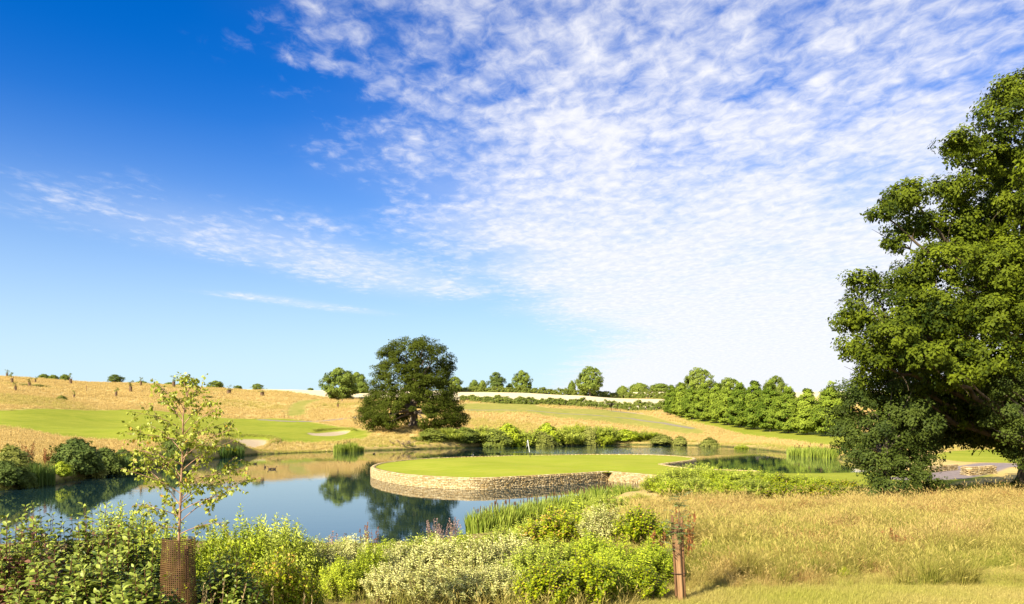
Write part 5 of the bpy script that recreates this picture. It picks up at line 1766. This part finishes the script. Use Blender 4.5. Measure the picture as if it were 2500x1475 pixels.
# ------------------------------------------------------------------ birch sapling with its mesh guard
def box(c, s, rz=0.0, bev=.12):
    """a box with clipped long edges, centred"""
    x, y, z = [v / 2 for v in s]
    b = min(x, y) * bev
    ring = np.array([(-x + b, -y), (x - b, -y), (x, -y + b), (x, y - b), (x - b, y), (-x + b, y), (-x, y - b), (-x, -y + b)])
    V = np.concatenate([np.c_[ring, np.full(8, -z)], np.c_[ring, np.full(8, z)]])
    ca, sa = math.cos(rz), math.sin(rz)
    V[:, :2] = V[:, :2] @ np.array([[ca, sa], [-sa, ca]])
    F = [[i, (i + 1) % 8, 8 + (i + 1) % 8, 8 + i] for i in range(8)]
    return V + np.array(c), np.array(F), np.array([list(range(7, -1, -1)), list(range(8, 16))])


def box_mesh(name, boxes):
    V, Q, O = [], [], []
    n = 0
    for a in boxes:
        v, q_, o = box(*a)
        V.append(v); Q.append(q_ + n); O.append(o + n); n += len(v)
    return mk_mesh(name, np.concatenate(V), [np.concatenate(Q), np.concatenate(O)])


BY = 8.0
bg = on_ground(436, BY)
ML_birch = leaf_mat('birch_leaf', (0.190, 0.235, 0.008), (0.540, 0.560, 0.085), 0.30, 0.45, accent=(.55, .30, .04), acc_at=.90, spec=.45, pscale=3.0, rnd=.9)
M_birchbark = plain_mat('birch_bark', (0.20, 0.10, 0.05), (0.42, 0.26, 0.15), 14, .7, .3, stretch=(1, 1, .4))


def bw(p, q_, dy=0.0):
    Y = BY + dy
    return np.array([px(p, Y), Y, HC + (HY - q_) / FPX * Y]) - bg


def birch():
    r = np.random.default_rng(77)
    t = thing('birch_sapling', 'slender young birch with sparse yellowing leaves growing out of a mesh guard', 'tree', bg)
    st = np.array([bg * 0 + np.array([0, 0, -.1]), bw(436, 1400), bw(437, 1310), bw(440, 1230), bw(443, 1160), bw(446, 1090), bw(447, 1020), bw(451, 990), bw(458, 960), bw(464, 925)])
    stc = catmull(st, 5, False)
    rad = np.interp(np.linspace(0, 1, len(stc)), [0, .3, 1], [.018, .0125, .002])
    paths = [(stc, rad)]
    # main branches: start py, end px, end py, depth
    br = [(1305, 545, 1275, -.1), (1290, 372, 1290, .1), (1275, 610, 1170, .1), (1262, 330, 1235, -.2), (1250, 560, 1205, -.3), (1235, 350, 1140, .15), (1222, 585, 1125, .25), (1205, 310, 1150, -.1), (1195, 520, 1090, -.2),
          (1180, 600, 1150, .0), (1165, 340, 1080, .2), (1150, 560, 1080, .1), (1135, 325, 1100, -.25), (1120, 575, 1045, -.1), (1105, 370, 1040, .1), (1090, 545, 1035, .25), (1078, 310, 1060, .0),
          (1065, 530, 1000, -.15), (1050, 345, 1010, -.15), (1040, 510, 985, .1), (1030, 400, 985, .2), (1018, 380, 935, 0), (1010, 480, 960, -.15), (1000, 415, 960, -.1), (985, 490, 950, .1), (970, 445, 925, .05), (960, 475, 925, -.05),
          (1240, 470, 1150, -.5), (1200, 420, 1110, .5), (1140, 480, 1060, .5), (1110, 425, 1050, -.45), (1180, 380, 1120, -.5), (1090, 500, 1050, -.4), (1230, 520, 1180, .5), (1270, 400, 1215, .4)]
    tw = []
    for (q0, ep, eq, dy) in br:
        zz = bw(440, q0)[2]
        b = np.array([np.interp(zz, stc[:, 2], stc[:, k]) for k in range(3)])
        e = bw(ep, eq, dy)
        mid = b + (e - b) * np.array([.45, .45, .62]) + np.array([0, 0, .03])
        pts = bez(b, mid, e, 10)
        paths.append((pts, np.linspace(.0055, .0016, 10)))
        tw.append((pts, 1.0))
        ln = np.linalg.norm(e - b)
        for j in range(int(5 + ln * 10)):
            k = r.integers(3, 10)
            s0 = pts[k]
            d = unit((e - b) / ln + r.normal(0, .7, 3))
            e2 = s0 + d * r.uniform(.06, .20) - np.array([0, 0, r.uniform(.0, .05)])
            p2 = bez(s0, (s0 + e2) / 2 + np.array([0, 0, .015]), e2, 5)
            paths.append((p2, np.linspace(.002, .0009, 5)))
            tw.append((p2, .8))
    for j in range(14):
        zz = bw(440, r.uniform(935, 1290))[2]
        b = np.array([np.interp(zz, stc[:, 2], stc[:, k]) for k in range(3)])
        p2 = bez(b, b + r.normal(0, .05, 3), b + r.normal(0, .1, 3) + np.array([0, 0, .06]), 4)
        paths.append((p2, np.linspace(.002, .001, 4))); tw.append((p2, .8))
    V, F = tubes(paths, 5)
    link('trunk', mk_mesh('birch_trunk', V, [F], smooth=True), M_birchbark, t)
    P, D, N, S = [], [], [], []
    for pts, k in tw:
        n = r.integers(9, 15) if k < 1 else r.integers(14, 22)
        for s in r.uniform(.25 if k < 1 else .3, 1, n):
            i = s * (len(pts) - 1); a = int(min(i, len(pts) - 2)); q0 = pts[a] + (pts[a + 1] - pts[a]) * (i - a)
            d = unit(r.normal(0, .55, 3) + np.array([0, 0, -.75]))
            pet = q0 + d * .012
            P.append(pet); D.append(d); N.append(unit(r.normal(0, .8, 3) + SUNV * .8)); S.append(.036 * r.uniform(.6, 1.2))
    P = np.array(P); D = np.array(D); N = np.array(N); S = np.array(S)
    print('birch leaves', len(P))
    u_ = np.array([[0, 0, 0], [.36, .26, .04], [.30, .52, .02], [0, 1, -.05], [-.30, .52, .02], [-.36, .26, .04], [0, .45, -.03]], float)
    Q_ = np.array([[0, 1, 2, 6], [6, 2, 3, 4], [0, 6, 4, 5]])
    lm = []
    for i in range(5):
        m = mk_mesh('birch_leaf', u_, [Q_], {'v': np.full(7, .5)}); m.materials.append(ML_birch); lm.append(m)
    order = np.argsort(-S)
    for i in order[:300]:
        o = link('leaf', lm[0], None, t)
        o.matrix_local = frame_mat(P[i], D[i], N[i], S[i])
    rest = order[300:]
    V = np.concatenate([(u_ @ np.array(frame_mat(P[i], D[i], N[i], S[i]))[:3, :3].T + P[i]) for i in rest])
    Fq = np.concatenate([Q_ + 7 * k for k in range(len(rest))])
    link('leaves', mk_mesh('birch_leaves', V, [Fq], {'v': np.repeat(r.uniform(0, 1, len(rest)), 7)}), ML_birch, t, kind='stuff')


birch()


def mesh_guard():
    top = bw(436, 1316)[2]
    n, m = 50, int(top / .02)
    th = np.linspace(0, 2 * np.pi, n, endpoint=False)
    zz = np.linspace(0, top, m)
    r = np.random.default_rng(3)
    def pt(a, z):
        rad = .160 + .022 * (1 - z / top) + .006 * np.sin(3 * a + z * 5) + .004 * np.sin(7 * a - z * 11)
        return np.stack([np.cos(a) * rad * 1.0 + .012 * np.sin(z * 3) + .02 * (z - top) / top, np.sin(a) * rad * .8, z + .006 * np.sin(2 * a)], -1)
    A, Z = np.meshgrid(th, zz)
    C = pt(A, Z)
    w_ = .0040
    V, Q, off = [], [], 0
    # upright strands
    dA = w_ / .16
    L = pt(A - dA, Z); R = pt(A + dA, Z)
    V += [L.reshape(-1, 3), R.reshape(-1, 3)]
    N = m * n
    I = np.arange(N).reshape(m, n)
    Q.append(np.stack([I[:-1], N + I[:-1], N + I[1:], I[1:]], -1).reshape(-1, 4))
    off = 2 * N
    lo = pt(A, np.maximum(Z - w_, 0)) * 1.0; hi = pt(A, Z + w_)
    out = np.stack([np.cos(A), np.sin(A) * .8, 0 * A], -1) * .0012
    V += [(lo + out).reshape(-1, 3), (hi + out).reshape(-1, 3)]
    J = np.roll(I, -1, axis=1)
    Q.append(np.stack([off + I, off + J, off + N + J, off + N + I], -1).reshape(-1, 4))
    t = thing('tree_guard', 'brown plastic mesh tube guarding the foot of the young birch', 'tree guard', bg)
    mg = plain_mat('guard_plastic', (0.075, 0.038, 0.013), (0.15, 0.080, 0.026), 6, .55, 0)
    link('mesh_tube', mk_mesh('mesh_tube', np.concatenate(V), [np.concatenate(Q)]), mg, t)
    rim = np.array([pt(np.array(a), np.array(top)) for a in np.linspace(0, 2 * np.pi, 40)])
    Vr, Fr = tubes([(rim, np.full(40, .005))], 5)
    link('rim', mk_mesh('rim', Vr, [Fr]), mg, t)
    link('stake', box_mesh('stake', [((.075, .02, top * .5 - .06), (.035, .035, top * .98), .2)]), M_wood, t)
    # dry growth caught inside the tube
    P = np.stack([r.normal(0, .07, 260), r.normal(0, .05, 260), r.uniform(0, top * .95, 260)], 1)
    V2, F2 = leaf_quads(P, unit(r.normal(size=(260, 3)) + np.array([0, 0, .6])), r.normal(size=(260, 3)), r.uniform(.04, .10, 260), .022)
    link('caught_leaves', mk_mesh('caught_leaves', V2, [F2], {'v': np.repeat(r.uniform(0, 1, 260), 4)}), ML_haz, t, kind='stuff')


mesh_guard()

# dry grass stalks in front of the guard
def stalks():
    r = np.random.default_rng(12)
    paths, P, D = [], [], []
    for i in range(26):
        p = r.uniform(405, 760); Y = r.uniform(6.9, 7.7)
        b = on_ground(p, Y) + np.array([0, 0, -.02])
        e = b + np.array([r.normal(.06, .12), r.normal(0, .08), r.uniform(.45, .85)])
        pts = bez(b, (b + e) / 2 + np.array([r.normal(0, .04), 0, .05]), e, 7)
        paths.append((pts, np.linspace(.003, .0014, 7)))
        for k in range(16):
            s = r.uniform(.72, 1.0)
            P.append(b + (e - b) * s + np.array([0, 0, .02])); D.append(unit(e - b + r.normal(0, .25, 3)))
    V, F = tubes(paths, 4)
    P = np.array(P); D = np.array(D)
    V2, F2 = leaf_quads(P, D, r.normal(size=P.shape), .03, .008)
    me = mk_mesh('grass_stalks', np.concatenate([V, V2]), [F, F2 + len(V)], {'v': np.full(len(V) + len(V2), .6)})
    link('grass_stalks', me, leaf_mat('straw', (.36, .24, .10), (.58, .44, .22), .15, .6), None, kind='stuff', label='dry straw stalks standing before the mesh guard', category='grass')


stalks()

# ------------------------------------------------------------------ staked sapling beside the grass
SY = 11.8
sg = on_ground(1656, SY)


def sw(p, q_, dy=0.0):
    Y = SY + dy
    return np.array([px(p, Y), Y, HC + (HY - q_) / FPX * Y]) - sg


def staked_sapling():
    r = np.random.default_rng(31)
    t = thing('staked_sapling', 'young sapling in a brown tube tied between two tall leaning wooden stakes', 'sapling', sg)
    def stake(a, b, wd, nm):
        a = np.array(a); b = np.array(b)
        ax = unit(b - a); s = unit(np.cross(ax, [0, 1, 0])); f = np.cross(s, ax)
        ring = [(-.5, -.5), (.5, -.5), (.5, .5), (-.5, .5)]
        V = []
        for c, k in ((a, 1), (a * .1 + b * .9, 1), (b, .8)):
            for i, j in ring:
                V.append(c + s * i * wd * k + f * j * wd * k + r.normal(0, .001, 3))
        F = [[i + 4 * l, (i + 1) % 4 + 4 * l, (i + 1) % 4 + 4 * l + 4, i + 4 * l + 4] for l in (0, 1) for i in range(4)] + [[8, 9, 10, 11]]
        link(nm, mk_mesh(nm, np.array(V), [np.array(F)]), M_wood, t)
    stake(sw(1652, 1470), sw(1641, 1258), .036, 'stake')
    stake(sw(1672, 1466, .03), sw(1664, 1262, .03), .032, 'stake')
    # folded plastic tube
    n = 26
    th = np.linspace(0, 2 * np.pi, n, endpoint=False)
    V = []
    zs = np.linspace(.0, sw(1655, 1282)[2], 16)
    for z in zs:
        f = z / zs[-1]
        rad = 1 + .14 * np.sin(th * 5 + 1) + .06 * np.sin(th * 9 + z * 4)
        cx_ = px(1663 - 12 * f, SY) - sg[0]
        V.append(np.c_[cx_ + np.cos(th) * rad * .052, .02 + np.sin(th) * rad * .05, np.full(n, z)])
    V = np.concatenate(V)
    I = np.arange(16 * n).reshape(16, n); J = np.roll(I, -1, 1)
    F = np.stack([I[:-1], J[:-1], J[1:], I[1:]], -1).reshape(-1, 4)
    link('tube_guard', mk_mesh('tube_guard', V, [F], smooth=True), plain_mat('tube_plastic', (0.20, 0.105, 0.045), (0.36, 0.215, 0.10), 10, .45, .2, stretch=(1, 1, .15)), t)
    ties = []
    for q_ in (1300, 1400):
        c = sw(1657 if q_ > 1350 else 1654, q_)
        aa = np.linspace(0, 2 * np.pi, 20)
        ties.append((np.c_[c[0] + np.cos(aa) * .10, .015 + np.sin(aa) * .06, np.full(20, c[2])], np.full(20, .006)))
    for k in ties:
        Vt, Ft = tubes([k], 5)
        link('tie', mk_mesh('tie', Vt, [Ft]), plain_mat('tie_strap', (.05, .03, .02), (.09, .05, .03), 5, .6, 0), t)
    # pinnate leaves at the top
    paths = []
    P, D, N, L = [], [], [], []
    base = sw(1655, 1285)
    stem = bez(base - np.array([0, 0, .9]), base, sw(1658, 1222), 9)
    paths.append((stem, np.linspace(.010, .003, 9)))
    for i in range(46):
        s0 = stem[r.integers(4, 9)] if i < 28 else sw(1655, r.uniform(1290, 1345), -.07)
        a = r.uniform(0, 6.28)
        e = s0 + np.array([np.cos(a) * r.uniform(.10, .26), np.sin(a) * .16, r.uniform(-.03, .20)])
        pts = bez(s0, (s0 + e) / 2 + np.array([0, 0, .05]), e, 6)
        paths.append((pts, np.linspace(.003, .001, 6)))
        ax = unit(e - s0); sd = unit(np.cross(ax, [0, 0, 1]))
        for k in range(2, 6):
            for sg_ in (-1, 1):
                P.append(pts[k]); D.append(unit(sd * sg_ + ax * .4 - np.array([0, 0, .15]))); N.append(np.array([0, 0, 1.]) + r.normal(0, .2, 3)); L.append(r.uniform(.065, .095))
    V2, F2 = leaf_quads(np.array(P), np.array(D), np.array(N), np.array(L), np.array(L) * .36)
    Vs, Fs = tubes(paths, 4)
    link('stem', mk_mesh('stem', Vs, [Fs]), M_stem, t)
    link('leaves', mk_mesh('sapling_leaves', V2, [F2], {'v': np.repeat(r.uniform(0, 1, len(P)), 4)}), leaf_mat('rowan_leaf', (.14, .20, .05), (.30, .36, .14), .35, .5), t, kind='stuff')


staked_sapling()

# ------------------------------------------------------------------ flagstick
fx = np.array([px(1295, 88.5), 88.5, 0])
fx[2] = ISL_Z + .18
fl = thing('golf_flag', 'thin flagstick with a limp white and black flag on the island green', 'flag', fx)
M_flagw = plain_mat('flag_white', (.75, .75, .75), (.82, .82, .82), 4, .7, 0)
M_flagb = plain_mat('flag_dark', (.03, .03, .035), (.05, .05, .05), 4, .7, 0)
top_f = np.array([px(1288.5, 88.5) - fx[0], 0, HC + (HY - 1074) / FPX * 88.5 - fx[2]])
for a, b, mt, nm in [(0, .34, M_flagb, 'stick_base'), (.34, 1.0, M_flagw, 'stick')]:
    Vt, Ft = tubes([(np.array([top_f * a, top_f * (a + b) / 2, top_f * b]) + np.array([0, 0, -.02]), np.array([.034, .034, .032]))], 6)
    link(nm, mk_mesh(nm, Vt, [Ft]), mt, fl)


def limp_flag():
    rows_, cols_ = 12, 9
    V = []
    for i in range(rows_):
        f = i / (rows_ - 1)
        for j in range(cols_):
            g = j / (cols_ - 1)
            # hanging folds: the fly end falls down along the stick
            x = -.02 - .20 * g * (.35 + .65 * f) - .03 * np.sin(g * 6)
            y = .07 * np.sin(g * 9 + f * 2) * (.3 + f)
            z = -.05 - .62 * f - .28 * g ** 1.4
            V.append(top_f + np.array([x + (top_f[0] * -.05) * f, y, z]))
    I = np.arange(rows_ * cols_).reshape(rows_, cols_)
    F = np.stack([I[:-1, :-1], I[:-1, 1:], I[1:, 1:], I[1:, :-1]], -1).reshape(-1, 4)
    me = mk_mesh('flag_cloth', np.array(V), [F], smooth=True)
    link('flag_cloth', me, M_flagw, fl)
    ed = mk_mesh('flag_border', np.array(V)[I[:, -3:].ravel()] + np.array([-.006, -.012, -.004]), [np.stack([np.arange(33).reshape(11, 3)[:, :2].ravel(), np.arange(33).reshape(11, 3)[:, 1:].ravel(), np.arange(3, 36).reshape(11, 3)[:, 1:].ravel(), np.arange(3, 36).reshape(11, 3)[:, :2].ravel()], 1)], smooth=True)
    link('flag_border', ed, M_flagb, fl)


limp_flag()
aa = np.linspace(0, 2 * np.pi, 20)
Vt, Ft = tubes([(np.c_[np.cos(aa) * .06, np.sin(aa) * .06, np.full(20, .006)], np.full(20, .012))], 5)
link('cup', mk_mesh('cup', Vt, [Ft]), M_flagb, fl)


# ------------------------------------------------------------------ ducks and birds
def duck_mesh():
    pts = np.array([[-.26, 0, .13], [-.21, 0, .11], [-.12, 0, .075], [0, 0, .06], [.10, 0, .075], [.155, 0, .12], [.175, 0, .18], [.185, 0, .235], [.215, 0, .255], [.245, 0, .25], [.275, 0, .24], [.315, 0, .232]])
    rad = np.array([.008, .03, .075, .095, .085, .058, .037, .038, .045, .036, .018, .010])
    V, F = tubes([(pts, rad)], 10)
    V[:, 1] *= 1.05
    V[:, 2] = np.maximum(V[:, 2], -.02)
    return mk_mesh('duck_body', V, [F], smooth=True)


DUCK = duck_mesh()
M_duck = plain_mat('duck_plumage', (.05, .035, .02), (.16, .11, .06), 18, .7, 0)
M_bird = plain_mat('dark_plumage', (.02, .02, .022), (.05, .05, .05), 18, .6, 0)
DUCK.materials.append(M_duck)
DUCK2 = DUCK.copy(); DUCK2.materials.clear(); DUCK2.materials.append(M_bird)


def wing_mesh():
    V, F = tubes([(np.array([[-.2, 0, .13], [-.1, 0, .12], [0, 0, .11], [.08, 0, .10]]), np.array([.01, .035, .045, .01]))], 6)
    V[:, 1] *= .45
    return mk_mesh('wing', V, [F], smooth=True)


WING = wing_mesh()
WING.materials.append(M_duck)
for i, (p, q_, rz, s, lab) in enumerate([(623, 1133, .4, .9, 'small brown duck swimming alone ahead of three others'), (647, 1141, 2.2, .95, 'brown duck in the water, first of the group of three'),
                                         (659, 1146, 2.9, 1.0, 'brown duck in the water, in the middle of the group of three'), (669, 1146, .2, 1.0, 'brown duck in the water, last of the group of three'),
                                         (913, 1109, 1.0, 1.0, 'dark duck swimming far out beside the island green')]):
    Y = HC * FPX / (q_ - HY)
    t = thing('duck', lab, 'duck', (px(p, Y), Y, 0.0), 'ducks on the pond', rz, s * 1.1)
    b = link('body', DUCK, None, t)
    for sg_ in (-1, 1):
        wo = link('wing', WING, None, t)
        wo.location = (0, sg_ * .085, 0)
bp0 = np.array([px(1156, 97.0), 95.6, ISL_Z + .1])
t = thing('moorhen', 'small dark water bird with white flank standing on the far rim of the island green', 'bird', bp0, None, 1.2, 1.0)
bb = link('body', DUCK2, None, t); bb.location = (0, 0, .13); bb.rotation_euler = (0, -.5, 0)
for sg_ in (-1, 1):
    Vt, Ft = tubes([(np.array([[0, sg_ * .03, .14], [.01, sg_ * .03, .06], [0, sg_ * .03, 0]]), np.array([.008, .007, .007]))], 5)
    link('leg', mk_mesh('leg', Vt, [Ft]), plain_mat('bird_leg', (.2, .15, .05), (.3, .2, .08), 5, .6, 0), t)
wm_ = WING.copy(); wm_.materials.clear(); wm_.materials.append(M_flagw)
for sg_ in (-1, 1):
    wo = link('wing', wm_, None, t); wo.location = (.02, sg_ * .09, .12); wo.rotation_euler = (0, -.5, 0); wo.scale = (.8, .8, .8)

# ------------------------------------------------------------------ saplings in guards on the dry hill
M_guardfar = plain_mat('far_guard', (0.10, 0.06, 0.03), (0.17, 0.11, 0.06), 3, .8, .2)


def hill_sapling_meshes(seed, wide=False, lean=0.0):
    r = np.random.default_rng(seed)
    n = 10
    th = np.linspace(0, 2 * np.pi, n, endpoint=False)
    zs = np.linspace(0, .55, 6)
    rad = .16 if not wide else .34
    V = np.concatenate([np.c_[np.cos(th) * rad * (1 + .05 * np.sin(z * 20)) + lean * z * .15, np.sin(th) * rad, np.full(n, z)] for z in zs])
    I = np.arange(6 * n).reshape(6, n); J = np.roll(I, -1, 1)
    g = mk_mesh('guard', V, [np.stack([I[:-1], J[:-1], J[1:], I[1:]], -1).reshape(-1, 4)], smooth=True); g.materials.append(M_guardfar)
    top = np.array([lean * .35, 0, 1.0])
    paths = [(bez([0, 0, 0], [lean * .05, 0, .5], top, 6), np.linspace(.03, .012, 6))]
    C = []
    for k in range(9):
        s = r.uniform(.5, 1)
        b = np.array([lean * .35 * s * s, 0, s])
        e = b + np.array([r.normal(0, .16), r.normal(0, .16), r.uniform(.0, .14)]) * (1.5 if wide else 1)
        paths.append((np.array([b, (b + e) / 2 + [0, 0, .02], e]), [.012, .009, .005])); C.append(e)
    C = np.array(C)
    Vw_, Fw_ = tubes(paths, 4)
    st = mk_mesh('sapling_stem', Vw_, [Fw_]); st.materials.append(M_stem)
    V2, F2, v2 = clump_leaves(C, unit(C - C.mean(0) + [0, 0, .3]), .13, 26, .085, r)
    lv = mk_mesh('sapling_crown', V2, [F2], {'v': v2}); lv.materials.append(ML_far)
    sk = box_mesh('stake', [((rad * .9, -.02, .35), (.05, .05, .75), .3)]); sk.materials.append(M_wood)
    return g, st, lv, sk


HSP = [hill_sapling_meshes(1), hill_sapling_meshes(2, lean=.5), hill_sapling_meshes(3, True), hill_sapling_meshes(4, lean=-.6)]
HSL = [(17, 921, 903, 0, 'guarded sapling on the very crest at the hill corner'), (30, 937, 912, 3, 'taller guarded sapling just below the crest corner'), (38, 955, 934, 0, 'guarded sapling lowest down near the hill corner'),
       (72, 946, 924, 0, 'guarded sapling above the olive scrub patch'), (86, 936, 920, 1, 'short guarded sapling just before the crest bushes'), (173, 938, 914, 3, 'bent guarded sapling at the end of the crest bushes'),
       (181, 973, 954, 0, 'guarded sapling standing alone halfway down the dry hill'), (283, 970, 946, 1, 'leaning guarded sapling below the dark crest tree'), (319, 958, 931, 0, 'tall guarded sapling right after the dark crest tree'),
       (344, 942, 922, 0, 'guarded sapling among the low wide crest bush'), (424, 946, 919, 0, 'slim guarded sapling behind the birch crown'), (478, 966, 946, 1, 'guarded sapling hidden by the upper birch leaves'),
       (559, 962, 942, 2, 'fir-like sapling in a wide dark guard cage'), (640, 967, 949, 2, 'bare topped sapling in a wide guard cage before the stubble'), (825, 996, 978, 0, 'guarded sapling below the leafy round tree'),
       (835, 982, 970, 1, 'short guarded sapling at the trunk of the leafy round tree'), (903, 980, 958, 0, 'guarded sapling close to the broad oak')]
for i, (p, b, tp, k, lab) in enumerate(HSL):
    g = ground_hit(p, b)
    h = (b - tp) / FPX * g[1]
    s = h * .8
    t = thing('guarded_sapling', lab, 'sapling', (g[0], g[1], g[2] - .05), 'saplings in guards on the dry hill', i * 1.3 if k == 0 else 0.0, (s, s, h))
    for nm, me in zip(('guard', 'stem', 'crown', 'stake'), HSP[k]):
        link(nm, me, None, t)
g = ground_hit(211, 955)
hh_ = 13.5 / FPX * g[1]
po = link('fence_post', box_mesh('fence_post', [((0, 0, hh_ / 2 - .2), (.16, .16, hh_ + .4), .3)]), M_wood, None, label='single thin wooden post standing in the dry hill grass', category='post')
po.location = g

# ------------------------------------------------------------------ bench, rail fence, low bridge walls
g = ground_hit(694, 1020.5)
ln = 27 / FPX * g[1]
t = thing('bench', 'long low wooden bench at the top edge of the fairway', 'bench', (g[0], g[1], g[2] - .03), None, .05)
for dy_ in (-.16, .0, .16):
    link('slat', box_mesh('slat', [((0, dy_, .66), (ln, .13, .07), 0)]), M_wood, t)
for dx_ in (-.42, 0, .42):
    link('leg', box_mesh('leg', [((dx_ * ln, 0, .3), (.14, .36, .64), 0)]), M_wood, t)

g0 = ground_hit(1438, 997); g1 = ground_hit(1515, 1001)
g0[1] = g1[1] = 330.0
g0[0] = px(1438, 330); g1[0] = px(1515, 330)
c0 = (g0 + g1) / 2
c0[2] = float(height(np.array([c0[0]]), np.array([c0[1]]))[0])
t = thing('rail_fence', 'short wooden post and rail fence at the foot of the long hedge', 'fence', c0)
nps = 8
zp = []
for i in range(nps):
    x = g0[0] + (g1[0] - g0[0]) * i / (nps - 1)
    zg = float(height(np.array([x]), np.array([330.0]))[0]) - c0[2]
    zp.append((x - c0[0], zg))
    link('post', box_mesh('post', [((x - c0[0], 0, zg + .55), (.16, .16, 1.4), 0)]), M_wood, t)
for hz in (.6, 1.05):
    pts = np.array([[a, -.12, b + hz] for a, b in zp])
    Vt, Ft = tubes([(pts, np.full(nps, .06))], 6)
    link('rail', mk_mesh('rail', Vt, [Ft]), M_wood, t)

wl1 = catmull(world_pts([(2268, 64.0), (2300, 65.5), (2338, 67.5)]), 8, False)
wl2 = catmull(world_pts([(2345, 61.5), (2365, 60.2), (2400, 61.0), (2432, 62.5)]), 8, False)
gz1 = float(height(wl1[:, 0], wl1[:, 1]).mean()); gz2 = float(height(wl2[:, 0], wl2[:, 1]).mean())
build_wall('stone_wall', 'short low dry stone wall of the little bridge, far side, seen under the huge oak', [(wl1, gz1 - .1, gz1 + .42, True, 21, .22, .5)], 'walls of the little bridge', 200)
build_wall('stone_wall', 'short low dry stone wall of the little bridge, near side, seen under the huge oak', [(wl2, gz2 - .1, gz2 + .58, True, 22, .22, .5)], 'walls of the little bridge', 200)

# shaded growth under the huge oak
SD = [(2265, 1186, 37.6, 34, 'dark shrub in the shade right behind the evergreen foot'), (2310, 1180, 38.6, 36, 'dark shrub in the shade below the little bridge, nearer the evergreen'),
      (2362, 1178, 39.0, 38, 'dark shrub in the shade below the near bridge wall'), (2415, 1176, 39.2, 38, 'dark shrub in the shade between near bridge wall and trunk'), (2465, 1168, 38.8, 38, 'dark shrub in the shade against the oak trunk')]
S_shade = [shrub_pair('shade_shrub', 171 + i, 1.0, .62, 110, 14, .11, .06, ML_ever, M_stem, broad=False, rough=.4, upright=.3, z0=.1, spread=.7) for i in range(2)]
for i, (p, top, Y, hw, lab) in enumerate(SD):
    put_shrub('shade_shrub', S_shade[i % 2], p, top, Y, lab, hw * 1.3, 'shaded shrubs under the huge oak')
